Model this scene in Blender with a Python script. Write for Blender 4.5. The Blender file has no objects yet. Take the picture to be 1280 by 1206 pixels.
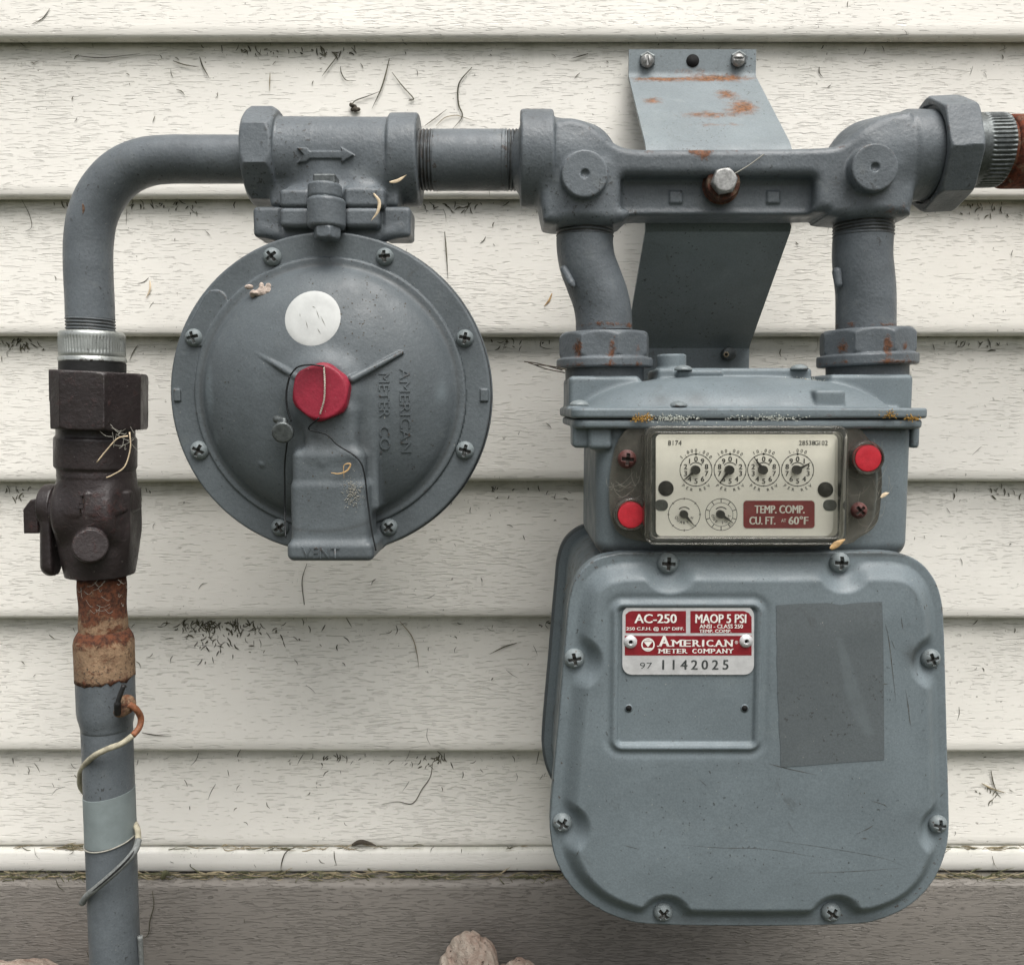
import bpy, math, random
import numpy as np
from mathutils import Vector, Matrix
random.seed(7); rng = np.random.RandomState(11)
SC = bpy.context.scene; COL = SC.collection
# ------------------------------------------------------------------ camera, sky, sun, exposure
F, TH, D = 1100.0, math.radians(5.0), 720.0          # focal length in photo pixels, downward pitch, mm from camera to wall
cam = bpy.data.cameras.new('camera'); camo = bpy.data.objects.new('camera', cam); COL.objects.link(camo)
cam.sensor_width = 36; cam.lens = 36 * F / 1280; cam.clip_start = 0.02; cam.clip_end = 200
camo.location = (0, -D / 1000, 0); camo.rotation_euler = (math.radians(90) - TH, 0, 0)
SC.camera = camo
SC.render.resolution_x = 1024; SC.render.resolution_y = 964
w = bpy.data.worlds.new('World'); SC.world = w; w.use_nodes = True
nt = w.node_tree; bg = nt.nodes['Background']
sky = nt.nodes.new('ShaderNodeTexSky'); sky.sky_type = 'NISHITA'; sky.sun_disc = False
SUN_EL, SUN_AZ = math.radians(64), math.radians(158)   # azimuth measured clockwise from +Y
sky.sun_elevation = SUN_EL; sky.sun_rotation = SUN_AZ; sky.dust_density = 6.0; sky.air_density = 1.0
hs = nt.nodes.new('ShaderNodeHueSaturation'); hs.inputs['Saturation'].default_value = 0.22
nt.links.new(sky.outputs[0], hs.inputs['Color']); nt.links.new(hs.outputs[0], bg.inputs[0])
bg.inputs[1].default_value = 0.125
sun = bpy.data.lights.new('sun', 'SUN'); suno = bpy.data.objects.new('sun', sun); COL.objects.link(suno)
sun.energy = 2.05; sun.angle = math.radians(48); sun.color = (1.0, 0.975, 0.94)
sd = Vector((math.sin(SUN_AZ) * math.cos(SUN_EL), math.cos(SUN_AZ) * math.cos(SUN_EL), math.sin(SUN_EL)))
suno.rotation_euler = sd.to_track_quat('Z', 'Y').to_euler()
vs = SC.view_settings; vs.view_transform = 'Standard'; vs.look = 'None'; vs.gamma = 1; vs.exposure = 0.45
vs.use_curve_mapping = False

# ------------------------------------------------------------------ measuring helpers (mm; the wall is y=0, the street side is -y)
cT, sT = math.cos(TH), math.sin(TH)
def P(px, py, y):
    a = (px - 640) / F; b = (603 - py) / F
    dy = cT + b * sT; dz = -sT + b * cT
    t = (y + D) / dy
    return np.array([a * t, y, dz * t])
def S(py, y):
    b = (603 - py) / F
    return (y + D) / (cT + b * sT) / F
def X(px, py, y): return P(px, py, y)[0]
def Z(py, y): return P(0, py, y)[2]

# ------------------------------------------------------------------ materials
def N(nt, typ, **kw):
    n = nt.nodes.new(typ)
    for k, v in kw.items():
        if k.startswith('i_'): n.inputs[k[2:].replace('_', ' ')].default_value = v
        else: setattr(n, k, v)
    return n
def newmat(name):
    m = bpy.data.materials.new(name); m.use_nodes = True
    return m, m.node_tree, m.node_tree.nodes['Principled BSDF']
def L(nt, a, b): nt.links.new(a, b)
def noise(nt, vec, scale, detail=3, rough=0.5, dist=0.0):
    n = N(nt, 'ShaderNodeTexNoise'); n.inputs['Scale'].default_value = scale; n.inputs['Detail'].default_value = detail
    n.inputs['Roughness'].default_value = rough; n.inputs['Distortion'].default_value = dist
    L(nt, vec, n.inputs['Vector']); return n.outputs['Fac']
def ramp(nt, fac, lo, hi, a=0.0, b=1.0, smooth=True):
    n = N(nt, 'ShaderNodeMapRange'); n.interpolation_type = 'SMOOTHSTEP' if smooth else 'LINEAR'
    n.inputs['From Min'].default_value = lo; n.inputs['From Max'].default_value = hi
    n.inputs['To Min'].default_value = a; n.inputs['To Max'].default_value = b
    L(nt, fac, n.inputs['Value']); return n.outputs[0]
def mth(nt, op, a, b=None, c=None):
    n = N(nt, 'ShaderNodeMath', operation=op)
    for i, v in enumerate((a, b, c)):
        if v is None: continue
        if isinstance(v, (int, float)): n.inputs[i].default_value = v
        else: L(nt, v, n.inputs[i])
    return n.outputs[0]
def mixc(nt, fac, a, b, mode='MIX'):
    n = N(nt, 'ShaderNodeMix', data_type='RGBA', blend_type=mode)
    if isinstance(fac, (int, float)): n.inputs[0].default_value = fac
    else: L(nt, fac, n.inputs[0])
    for i, v in ((6, a), (7, b)):
        if isinstance(v, tuple): n.inputs[i].default_value = (*v, 1)
        else: L(nt, v, n.inputs[i])
    return n.outputs[2]
def coords(nt, scale=(1, 1, 1)):
    tc = N(nt, 'ShaderNodeTexCoord'); mp = N(nt, 'ShaderNodeMapping'); mp.inputs['Scale'].default_value = scale
    oi = N(nt, 'ShaderNodeObjectInfo')
    L(nt, tc.outputs['Object'], mp.inputs['Vector'])
    add = N(nt, 'ShaderNodeVectorMath', operation='ADD'); L(nt, mp.outputs[0], add.inputs[0]); L(nt, oi.outputs['Location'], add.inputs[1])
    return add.outputs[0]
def bump(nt, h, dist, strength=1.0, prev=None):
    b = N(nt, 'ShaderNodeBump'); b.inputs['Distance'].default_value = dist; b.inputs['Strength'].default_value = strength
    L(nt, h, b.inputs['Height'])
    if prev is not None: L(nt, prev, b.inputs['Normal'])
    return b.outputs[0]
def attr(nt, name):
    a = N(nt, 'ShaderNodeAttribute', attribute_name=name); return a.outputs['Fac']
RUST = (0.165, 0.066, 0.030)
def paint(name, col, rough=0.5, var=0.12, cast=0.5, speck=0.63, dust=0.25, rustcol=RUST, metallic=0.0, rust_base=0.0, spec=0.35, rs=(.36, .72)):
    m, t, b = newmat(name); v = coords(t)
    big = ramp(t, noise(t, v, 22, 4, 0.6), 0.3, 0.7, 1 - var, 1 + var)
    fine = ramp(t, noise(t, v, 900, 2), 0.25, 0.75, 0.90, 1.08)
    c = mixc(t, 1.0, (col[0], col[1], col[2]), (1, 1, 1), 'MULTIPLY')
    mul = mth(t, 'MULTIPLY', big, fine)
    cc = N(t, 'ShaderNodeCombineColor'); [L(t, mul, cc.inputs[i]) for i in range(3)]
    c = mixc(t, 1.0, c, cc.outputs[0], 'MULTIPLY')
    d = ramp(t, noise(t, v, 48, 5, 0.7, 0.6), 0.56, 0.75, 0, dust)
    c = mixc(t, d, c, (min(1, col[0] * 1.5 + .03), min(1, col[1] * 1.45 + .03), min(1, col[2] * 1.35 + .02)))
    g = ramp(t, noise(t, v, 35, 5, 0.75, 1.0), 0.60, 0.78, 0, 0.45)
    c = mixc(t, g, c, (0.045, 0.042, 0.036))
    s1 = mth(t, 'MULTIPLY', ramp(t, noise(t, v, 420, 2, .6), speck, speck + .06), ramp(t, noise(t, v, 30, 2), .42, .6))
    c = mixc(t, mth(t, 'MULTIPLY', s1, 0.7), c, (0.03, 0.028, 0.025))
    s2 = ramp(t, noise(t, v, 620, 2, .6), 0.74, 0.78, 0, .5)
    c = mixc(t, s2, c, (0.5, 0.48, 0.42))
    ra = mth(t, 'ADD', attr(t, 'rust'), rust_base)
    rn = noise(t, v, 160, 6, 0.75, 0.5)
    rm = ramp(t, mth(t, 'ADD', ra, mth(t, 'MULTIPLY', mth(t, 'SUBTRACT', rn, 0.5), 1.6)), *rs)
    rm = mth(t, 'MULTIPLY', rm, ramp(t, ra, 0.02, 0.25))
    rc = mixc(t, ramp(t, noise(t, v, 330, 4, .7), .35, .65), (rustcol[0] * .35, rustcol[1] * .45, rustcol[2] * .6), rustcol)
    c = mixc(t, rm, c, rc)
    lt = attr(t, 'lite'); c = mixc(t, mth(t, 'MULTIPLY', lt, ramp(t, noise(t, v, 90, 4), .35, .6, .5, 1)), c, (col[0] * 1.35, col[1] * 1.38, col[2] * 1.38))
    ge = N(t, 'ShaderNodeNewGeometry')
    ch = mth(t, 'MULTIPLY', ramp(t, ge.outputs['Pointiness'], .515, .56), ramp(t, noise(t, v, 210, 4, .7), .56, .62))
    c = mixc(t, mth(t, 'MULTIPLY', ch, .8), c, (.055, .036, .026))
    gr = attr(t, 'grime_shade')  # mask shared by real grime and painted shade
    gm = mth(t, 'MULTIPLY', ramp(t, gr, 0.0, 1.0), ramp(t, rn, .25, .6, .45, 1.0))
    c = mixc(t, gm, c, (0.03, 0.027, 0.022))
    L(t, c, b.inputs['Base Color'])
    L(t, mth(t, 'ADD', ramp(t, noise(t, v, 70, 4), .3, .7, rough - .08, rough + .1), mth(t, 'MULTIPLY', rm, .35)), b.inputs['Roughness'])
    b.inputs['Metallic'].default_value = metallic; b.inputs['Specular IOR Level'].default_value = spec
    h1 = bump(t, noise(t, v, 420, 3, .6), 0.0006 * cast, 0.7)
    h2 = bump(t, noise(t, v, 60, 4, .55), 0.003 * cast, 0.35, h1)
    h3 = bump(t, rm, 0.0004, 0.5, h2)
    L(t, h3, b.inputs['Normal'])
    return m
def plain(name, col, rough=0.5, metallic=0.0, var=0.15, scale=200, bumpd=0.0002, spec=0.4):
    m, t, b = newmat(name); v = coords(t)
    k = ramp(t, noise(t, v, scale, 5, .65), .25, .75, 1 - var, 1 + var)
    cc = N(t, 'ShaderNodeCombineColor'); [L(t, k, cc.inputs[i]) for i in range(3)]
    L(t, mixc(t, 1.0, col, cc.outputs[0], 'MULTIPLY'), b.inputs['Base Color'])
    b.inputs['Roughness'].default_value = rough; b.inputs['Metallic'].default_value = metallic
    b.inputs['Specular IOR Level'].default_value = spec
    L(t, bump(t, noise(t, v, scale * 3, 3), bumpd, .6), b.inputs['Normal'])
    return m
M = {}
M['pipe'] = paint('grey_pipe_paint', (0.112, 0.127, 0.138), .44, var=.16, cast=.55, dust=.28)
M['cast'] = paint('grey_cast_iron_paint', (0.108, 0.123, 0.134), .43, var=.16, cast=.7, dust=.30, speck=.61)
M['case'] = paint('regulator_grey_paint', (0.097, 0.112, 0.120), .46, cast=.5, dust=.2, speck=.66)
M['meter'] = paint('meter_blue_grey_paint', (0.142, 0.171, 0.184), .48, var=.08, cast=.25, dust=.14, speck=.67)
M['patch'] = paint('dull_grey_patch_paint', (0.094, 0.108, 0.113), .6, var=.05, cast=.2, dust=.1)
M['bracket'] = paint('bracket_grey_paint', (0.18, 0.21, 0.222), .5, var=.08, cast=.2, rustcol=(.25, .11, .048), rs=(.22, .95))
M['valve'] = paint('brown_black_valve_iron', (0.026, 0.020, 0.020), .42, var=.25, cast=.8, dust=.12, rustcol=(.055, .022, .018), rust_base=.2, spec=.4)
M['rusty'] = paint('rusty_pipe_iron', (0.17, 0.115, 0.075), .75, var=.3, cast=1.2, rustcol=(.17, .045, .022), rust_base=.45)
M['galv'] = paint('galvanised_steel', (0.42, 0.44, 0.42), .38, var=.2, cast=.2, dust=.3, metallic=.7)
M['screw'] = paint('painted_screw_grey', (0.17, 0.195, 0.20), .42, cast=.3, dust=.3)
M['steel'] = plain('bare_dull_steel', (0.30, 0.30, 0.29), .45, .6, .35, 500)
M['darkrub'] = plain('black_rubber', (0.012, 0.012, 0.012), .55, 0, .3)
M['black'] = plain('black_ink', (0.012, 0.012, 0.012), .5, 0, .1)
M['hole'] = plain('dark_hole_shade', (0.006, 0.006, 0.006), .9, 0, .1)  # near-black discs paint the shade inside open holes
M['red'] = paint('red_cap_paint', (0.25, 0.018, 0.036), .5, var=.25, cast=.4, speck=.8, dust=.1, rustcol=(.03, .01, .01))
M['redplug'] = plain('bright_red_plastic', (0.44, 0.022, 0.034), .35, 0, .12, 300)
M['label'] = plain('dark_red_label_print', (0.20, 0.014, 0.020), .4, 0, .18, 150)
M['alu'] = plain('aluminium_plate', (0.62, 0.62, 0.62), .42, .35, .14, 120)
M['white'] = plain('white_print', (0.74, 0.73, 0.68), .5, 0, .08)
M['sticker'] = plain('white_round_sticker', (0.45, 0.46, 0.445), .5, 0, .10, 60)
M['face'] = plain('cream_index_face', (0.86, 0.85, 0.79), .5, 0, .05, 30)
M['wirerub'] = plain('cream_wire_insulation', (0.38, 0.35, 0.26), .55, 0, .35, 200)
M['wirered'] = plain('rusty_wire_insulation', (0.22, 0.085, 0.04), .6, 0, .45, 500)
M['wiregrey'] = plain('grey_wire_insulation', (0.17, 0.18, 0.175), .55, 0, .3, 400)
M['darkwire'] = plain('dark_twisted_wire', (0.02, 0.022, 0.023), .4, .5, .4, 900)
M['silver'] = plain('bright_twisted_wire', (0.55, 0.5, 0.42), .35, .6, .5, 900)
M['lead'] = plain('lead_seal_metal', (0.10, 0.11, 0.11), .4, .6, .35, 300)
M['tape'] = plain('pale_grey_tape', (0.20, 0.235, 0.235), .55, 0, .12, 60)
M['straw'] = plain('dry_straw', (0.42, 0.27, 0.12), .6, 0, .4, 250)
M['husk'] = plain('pale_dry_husk', (0.62, 0.50, 0.34), .6, 0, .25, 250)
M['husk2'] = plain('pale_dried_mud', (0.40, 0.33, 0.28), .9, 0, .45, 260, .001)
M['leaf'] = plain('dark_dead_leaf', (0.055, 0.045, 0.032), .8, 0, .5, 300)
M['clip'] = plain('dark_grass_clipping', (0.070, 0.066, 0.042), .8, 0, .6, 40)
M['clip2'] = plain('olive_grass_litter', (0.085, 0.085, 0.042), .8, 0, .6, 90)
M['clip3'] = plain('tan_grass_litter', (0.24, 0.20, 0.125), .8, 0, .5, 90)
M['lichw'] = plain('pale_lichen', (0.46, 0.48, 0.43), .9, 0, .25, 400)
M['licho'] = plain('ochre_lichen', (0.38, 0.22, 0.05), .9, 0, .3, 400)
M['web'] = plain('dusty_web', (0.30, 0.29, 0.25), .9, 0, .2)
def siding_mat(name, col, dirt, grainb, lines, fill=0.0):
    m, t, b = newmat(name)
    vv = coords(t)
    v1 = coords(t, (58, 1, 620)); n1 = noise(t, v1, 1.0, 1.5, .5, .12)
    v2 = coords(t, (90, 1, 900)); n2 = noise(t, v2, 1.0, 1.5, .5, .12)
    nm = noise(t, coords(t, (7, 1, 16)), 1.0, 3, .6)
    lo_ = ramp(t, nm, .35, .65, .05 - fill, -.035 - fill)
    l1 = ramp(t, mth(t, 'SUBTRACT', n1, lo_), .605, .67)
    l2 = mth(t, 'MULTIPLY', ramp(t, mth(t, 'SUBTRACT', n2, lo_), .605, .67), .8)
    ln = mth(t, 'MAXIMUM', l1, l2)
    big = ramp(t, noise(t, vv, 6, 4, .6), .3, .7, .94, 1.04)
    cc = N(t, 'ShaderNodeCombineColor'); [L(t, big, cc.inputs[i]) for i in range(3)]
    c = mixc(t, 1.0, col, cc.outputs[0], 'MULTIPLY')
    c = mixc(t, mth(t, 'MULTIPLY', ln, lines), c, (col[0] * .30, col[1] * .29, col[2] * .27))
    # streaky mildew and dirt, plus shade painted below each lap
    gr = attr(t, 'grime_shade')
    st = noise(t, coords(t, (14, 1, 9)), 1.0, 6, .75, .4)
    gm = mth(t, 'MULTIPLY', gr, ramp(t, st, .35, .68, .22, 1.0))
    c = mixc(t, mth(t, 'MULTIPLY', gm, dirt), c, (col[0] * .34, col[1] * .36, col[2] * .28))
    sp = mth(t, 'MULTIPLY', ramp(t, noise(t, vv, 520, 3, .7), .66, .70), ramp(t, mth(t, 'ADD', gr, noise(t, vv, 14, 3)), .5, .95, 0.1, 1))
    c = mixc(t, mth(t, 'MULTIPLY', sp, .8), c, (.05, .05, .035))
    sp2 = mth(t, 'MULTIPLY', ramp(t, noise(t, vv, 260, 2, .6), .70, .73), ramp(t, noise(t, vv, 9, 2), .5, .6))
    c = mixc(t, mth(t, 'MULTIPLY', sp2, .6), c, (.09, .08, .055))
    L(t, c, b.inputs['Base Color']); b.inputs['Roughness'].default_value = .52
    b.inputs['Specular IOR Level'].default_value = .3
    hh = mth(t, 'SUBTRACT', mth(t, 'MULTIPLY', n1, .35), ln)
    nb = bump(t, hh, grainb, .8)
    nb = bump(t, noise(t, coords(t, (1.4, 1, 9)), 1.0, 2), .006, .35, nb)
    L(t, nb, b.inputs['Normal']); return m
M['siding'] = siding_mat('cream_vinyl_siding', (0.75, 0.727, 0.668), .8, .00055, .17)
M['strip'] = siding_mat('cream_smooth_vinyl', (0.75, 0.73, 0.685), .7, .0001, .04)
M['skirt'] = siding_mat('taupe_painted_board', (0.205, 0.188, 0.168), .5, .0010, .24, .05)
def rockmat():
    m, t, b = newmat('pink_granite'); v = coords(t)
    n = noise(t, v, 60, 8, .7); k = noise(t, v, 260, 4, .7)
    c = mixc(t, ramp(t, n, .35, .65), (.30, .21, .165), (.42, .36, .30))
    c = mixc(t, ramp(t, k, .58, .68), c, (.09, .06, .045)); c = mixc(t, ramp(t, k, .3, .22), c, (.62, .56, .48))
    L(t, c, b.inputs['Base Color']); b.inputs['Roughness'].default_value = .85
    L(t, bump(t, n, .006, .8, bump(t, k, .002, .8)), b.inputs['Normal']); return m
M['rock'] = rockmat()
def groundmat():
    m, t, b = newmat('dark_soil_and_grass'); v = coords(t)
    n = noise(t, v, 30, 8, .75)
    c = mixc(t, ramp(t, n, .4, .6), (.035, .028, .018), (.05, .065, .025))
    L(t, c, b.inputs['Base Color']); b.inputs['Roughness'].default_value = .95
    L(t, bump(t, n, .01, .8), b.inputs['Normal']); return m
M['ground'] = groundmat()
def clearmat(name, tint, fac_diff, dcol, rough):
    m, t, b = newmat(name); t.nodes.remove(b); out = t.nodes['Material Output']
    tr = N(t, 'ShaderNodeBsdfTransparent'); tr.inputs[0].default_value = (*tint, 1)
    gl = N(t, 'ShaderNodeBsdfGlossy'); gl.inputs['Roughness'].default_value = rough
    df = N(t, 'ShaderNodeBsdfDiffuse')
    v = coords(t)
    L(t, mixc(t, ramp(t, noise(t, v, 90, 5, .7), .3, .7), tuple(x * .7 for x in dcol), dcol), df.inputs[0])
    mx1 = N(t, 'ShaderNodeMixShader')
    L(t, ramp(t, noise(t, v, 110, 5, .7), .3, .75, fac_diff * .5, fac_diff * 1.4), mx1.inputs[0])
    L(t, tr.outputs[0], mx1.inputs[1]); L(t, df.outputs[0], mx1.inputs[2])
    fr = N(t, 'ShaderNodeFresnel'); fr.inputs[0].default_value = 1.45 if fac_diff > .05 else 1.22
    mx2 = N(t, 'ShaderNodeMixShader'); L(t, fr.outputs[0], mx2.inputs[0]); L(t, mx1.outputs[0], mx2.inputs[1]); L(t, gl.outputs[0], mx2.inputs[2])
    L(t, mx2.outputs[0], out.inputs[0]); return m
M['pane'] = clearmat('clear_plastic_window', (.995, .99, .97), .03, (.5, .5, .42), .08)
M['rim'] = clearmat('yellowed_clear_plastic_rim', (.96, .955, .93), .08, (.42, .41, .35), .12)
M['smoke'] = clearmat('dirty_clear_plastic_flange', (.90, .89, .85), .20, (.30, .28, .24), .2)

# ------------------------------------------------------------------ object bookkeeping
WL = {}
def thing(name, label, cat, base, group=None):
    o = bpy.data.objects.new(name, None); COL.objects.link(o); o.empty_display_size = .02
    base = np.array(base, float); o.location = base / 1000; o['label'] = label; o['category'] = cat
    if group: o['group'] = group
    WL[o.name] = base; return o
def meshdata(name, V, Fc, mats, smooth=True, normals=None, midx=None, attrs=None):
    me = bpy.data.meshes.new(name); V = np.asarray(V, np.float64)
    me.vertices.add(len(V)); me.vertices.foreach_set('co', V.astype(np.float32).ravel())
    if isinstance(Fc, np.ndarray):
        n, k = Fc.shape; flat = Fc.ravel().astype(np.int32); st = np.arange(n, dtype=np.int32) * k
    else:
        n = len(Fc); st = np.cumsum([0] + [len(f) for f in Fc[:-1]]).astype(np.int32) if n else np.zeros(0, np.int32)
        flat = np.array([i for f in Fc for i in f], np.int32)
    me.loops.add(len(flat)); me.loops.foreach_set('vertex_index', flat)
    me.polygons.add(n); me.polygons.foreach_set('loop_start', st)
    for m in (mats if isinstance(mats, (list, tuple)) else [mats]): me.materials.append(m)
    me.polygons.foreach_set('use_smooth', np.full(n, smooth, bool))
    if midx is not None: me.polygons.foreach_set('material_index', np.asarray(midx, np.int32))
    me.update(calc_edges=True); me.validate()
    if attrs:
        for an, av in attrs.items():
            a = me.attributes.new(an, 'FLOAT', 'POINT'); a.data.foreach_set('value', np.asarray(av, np.float32))
    if normals is not None and len(me.vertices) == len(normals):
        me.normals_split_custom_set_from_vertices(normals.tolist())
    return me
def part(name, V, Fc, mat, parent=None, smooth=True, normals=None, midx=None, attrs=None, label=None, kind=None, sharp=None):
    V = np.asarray(V, float); c = (V.min(0) + V.max(0)) / 2
    me = meshdata(name, (V - c) / 1000, Fc, mat, smooth, normals, midx, attrs)
    if sharp: me.set_sharp_from_angle(angle=math.radians(sharp))
    o = bpy.data.objects.new(name, me); COL.objects.link(o); WL[o.name] = c
    if parent is not None:
        o.parent = parent; o.location = (c - WL[parent.name]) / 1000
    else: o.location = c / 1000
    if label: o['label'] = label
    if kind: o['kind'] = kind
    return o
def top(o, label, cat, group=None):
    o['label'] = label; o['category'] = cat
    if group: o['group'] = group
def inst(name, me, pos, parent, rot=(0, 0, 0), scale=1.0):
    o = bpy.data.objects.new(name, me); COL.objects.link(o); o.parent = parent
    o.location = (np.array(pos) - WL[parent.name]) / 1000; o.rotation_euler = rot; o.scale = (scale,) * 3 if isinstance(scale, (int, float)) else scale
    WL[o.name] = np.array(pos, float); return o

# ------------------------------------------------------------------ signed distance primitives
def nrm(v): v = np.asarray(v, float); return v / np.linalg.norm(v)
def comb(dx, dy, rd): return np.minimum(np.maximum(dx, dy), 0) + np.hypot(np.maximum(dx, 0), np.maximum(dy, 0)) - rd
def axial(p, a, b):
    a = np.asarray(a, float); b = np.asarray(b, float); u = nrm(b - a); q = p - a; t = q @ u
    w_ = q - t[:, None] * u; return t, np.sqrt((w_ ** 2).sum(1)), np.linalg.norm(b - a), w_, u
def cyl(p, a, b, r, rd=1.0):
    t, rad, Ln, _, _ = axial(p, a, b); return comb(rad - (r - rd), np.abs(t - Ln / 2) - (Ln / 2 - rd), rd)
def cone(p, a, b, r1, r2, rd=1.0):
    t, rad, Ln, _, _ = axial(p, a, b); r = r1 + (r2 - r1) * np.clip(t / Ln, 0, 1)
    k = Ln / math.hypot(Ln, r2 - r1); return comb((rad - (r - rd)) * k, np.abs(t - Ln / 2) - (Ln / 2 - rd), rd)
def ngon(p, a, b, R, n, ph=0.0, rd=1.0, ch=None):
    t, rad, Ln, w_, u = axial(p, a, b)
    ref = np.array([0, 0, 1.]) if abs(u[2]) < .9 else np.array([0, -1., 0]); e1 = nrm(ref - (ref @ u) * u); e2 = np.cross(u, e1)
    ang = np.arctan2(w_ @ e2, w_ @ e1) - ph; k = 2 * math.pi / n; ang = (ang + k / 2) % k - k / 2
    d = comb(rad * np.cos(ang) - (R - rd), np.abs(t - Ln / 2) - (Ln / 2 - rd), rd)
    if ch is not None: d = smax(d, (rad + np.abs(t - Ln / 2) * .9 - (R / math.cos(math.pi / n) + Ln / 2 * .9 - ch)) * .74, .8)
    return d
def box(p, lo, hi, rd=1.0):
    lo = np.minimum(lo, hi) if True else lo; return None
def rbox(p, a, b, rd=1.0):
    a = np.asarray(a, float); b = np.asarray(b, float); c = (a + b) / 2; h = np.abs(b - a) / 2 - rd
    q = np.abs(p - c) - h; return np.sqrt((np.maximum(q, 0) ** 2).sum(1)) + np.minimum(q.max(1), 0) - rd
def caps(p, a, b, r1, r2=None):
    a = np.asarray(a, float); b = np.asarray(b, float); r2 = r1 if r2 is None else r2; ba = b - a
    h = np.clip(((p - a) @ ba) / (ba @ ba), 0, 1); return np.sqrt(((p - a - h[:, None] * ba) ** 2).sum(1)) - (r1 + (r2 - r1) * h)
def ell(p, c, r):
    q = p - np.asarray(c, float); r = np.asarray(r, float); k0 = np.sqrt(((q / r) ** 2).sum(1)); k1 = np.sqrt(((q / r ** 2) ** 2).sum(1)) + 1e-9
    return k0 * (k0 - 1) / k1
def smin(a, b, k): h = np.clip(.5 + .5 * (b - a) / k, 0, 1); return b + (a - b) * h - k * h * (1 - h)
def smax(a, b, k): return -smin(-a, -b, k)
def poly2(q, pts):
    pts = np.asarray(pts, float); d = np.full(len(q), 1e18); sgn = np.ones(len(q)); n = len(pts); j = n - 1
    for i in range(n):
        e = pts[j] - pts[i]; w_ = q - pts[i]; b = w_ - e * np.clip((w_ @ e) / (e @ e + 1e-12), 0, 1)[:, None]
        d = np.minimum(d, (b ** 2).sum(1))
        c1 = q[:, 1] >= pts[i][1]; c2 = q[:, 1] < pts[j][1]; c3 = e[0] * w_[:, 1] > e[1] * w_[:, 0]
        fl = (c1 & c2 & c3) | (~c1 & ~c2 & ~c3); sgn[fl] *= -1; j = i
    return sgn * np.sqrt(d)
def extr(p, pts, y0, y1, rd=.8):
    d2 = poly2(p[:, [0, 2]], pts); return comb(d2 + rd, np.abs(p[:, 1] - (y0 + y1) / 2) - (abs(y1 - y0) / 2 - rd), rd)
def ss(x): x = np.clip(x, 0, 1); return x * x * (3 - 2 * x)
def pz(pts, y): return [P(a, b, y)[[0, 2]] for a, b in pts]

def nets(f, lo, hi, h, proj=2):
    """surface nets over a sparse block grid"""
    lo = np.asarray(lo, float); hi = np.asarray(hi, float); lo, hi = np.minimum(lo, hi), np.maximum(lo, hi)
    B = 10; nb = np.ceil((hi - lo) / h / B).astype(int) + 1; n = nb * B
    gi = np.stack(np.meshgrid(*[np.arange(k) for k in nb], indexing='ij'), -1).reshape(-1, 3)
    cd = f(lo + (gi + .5) * B * h); keep = np.abs(cd) < B * h * 1.5
    A = np.repeat(np.repeat(np.repeat(np.where(cd < 0, -9., 9.).astype(np.float32).reshape(nb), B, 0), B, 1), B, 2)
    o = np.stack(np.meshgrid(*[np.arange(B)] * 3, indexing='ij'), -1).reshape(-1, 3)
    kb = gi[keep]
    for i in range(0, len(kb), 300):
        idx = (kb[i:i + 300, None, :] * B + o[None]).reshape(-1, 3)
        A[idx[:, 0], idx[:, 1], idx[:, 2]] = f(lo + idx * h)
    I = A < 0
    c = np.zeros(tuple(n - 1), np.int8)
    for a in (0, 1):
        for b in (0, 1):
            for d in (0, 1): c += I[a:n[0] - 1 + a, b:n[1] - 1 + b, d:n[2] - 1 + d]
    cells = np.argwhere((c > 0) & (c < 8)); vid = np.full(tuple(n - 1), -1, np.int32); vid[tuple(cells.T)] = np.arange(len(cells))
    acc = np.zeros((len(cells), 3)); cnt = np.zeros(len(cells))
    cor = [(a, b, d) for a in (0, 1) for b in (0, 1) for d in (0, 1)]
    for u in cor:
        for v in cor:
            if sum(v) == sum(u) + 1 and sum(abs(x - y) for x, y in zip(u, v)) == 1:
                fa = A[tuple((cells + u).T)]; fb = A[tuple((cells + v).T)]; m = (fa < 0) != (fb < 0)
                t = fa[m] / (fa[m] - fb[m]); acc[m] += np.array(u) + t[:, None] * (np.array(v) - np.array(u)); cnt[m] += 1
    V = lo + (cells + acc / cnt[:, None]) * h
    Fs = []
    for ax in range(3):
        sl0 = [slice(1, -1)] * 3; sl1 = [slice(1, -1)] * 3; sl0[ax] = slice(0, -1); sl1[ax] = slice(1, None)
        a = I[tuple(sl0)]; b = I[tuple(sl1)]; e = np.argwhere(a != b); sg = a[tuple(e.T)]
        off = np.array([1, 1, 1]); off[ax] = 0; e = e + off
        b1, b2 = [(1, 2), (2, 0), (0, 1)][ax]
        d1 = np.zeros(3, int); d1[b1] = 1; d2 = np.zeros(3, int); d2[b2] = 1
        q = np.stack([vid[tuple((e - d1 - d2).T)], vid[tuple((e - d2).T)], vid[tuple(e.T)], vid[tuple((e - d1).T)]], 1)
        q[~sg] = q[~sg][:, ::-1]; Fs.append(q)
    Fc = np.concatenate(Fs); Fc = Fc[(Fc >= 0).all(1)]
    e = .25 * h
    def grad(Q):
        g = np.zeros_like(Q)
        for k in ((1, -1, -1), (-1, -1, 1), (-1, 1, -1), (1, 1, 1)): g += np.array(k) * f(Q + np.array(k) * e)[:, None]
        return g / (4 * e)
    for _ in range(proj):
        g = grad(V); g2 = (g ** 2).sum(1) + 1e-6; st = (f(V) / g2)[:, None] * g
        V -= np.clip(st, -.6 * h, .6 * h)
    g = grad(V); nn = g / (np.sqrt((g ** 2).sum(1)) + 1e-9)[:, None]
    return V, Fc, nn
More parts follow.
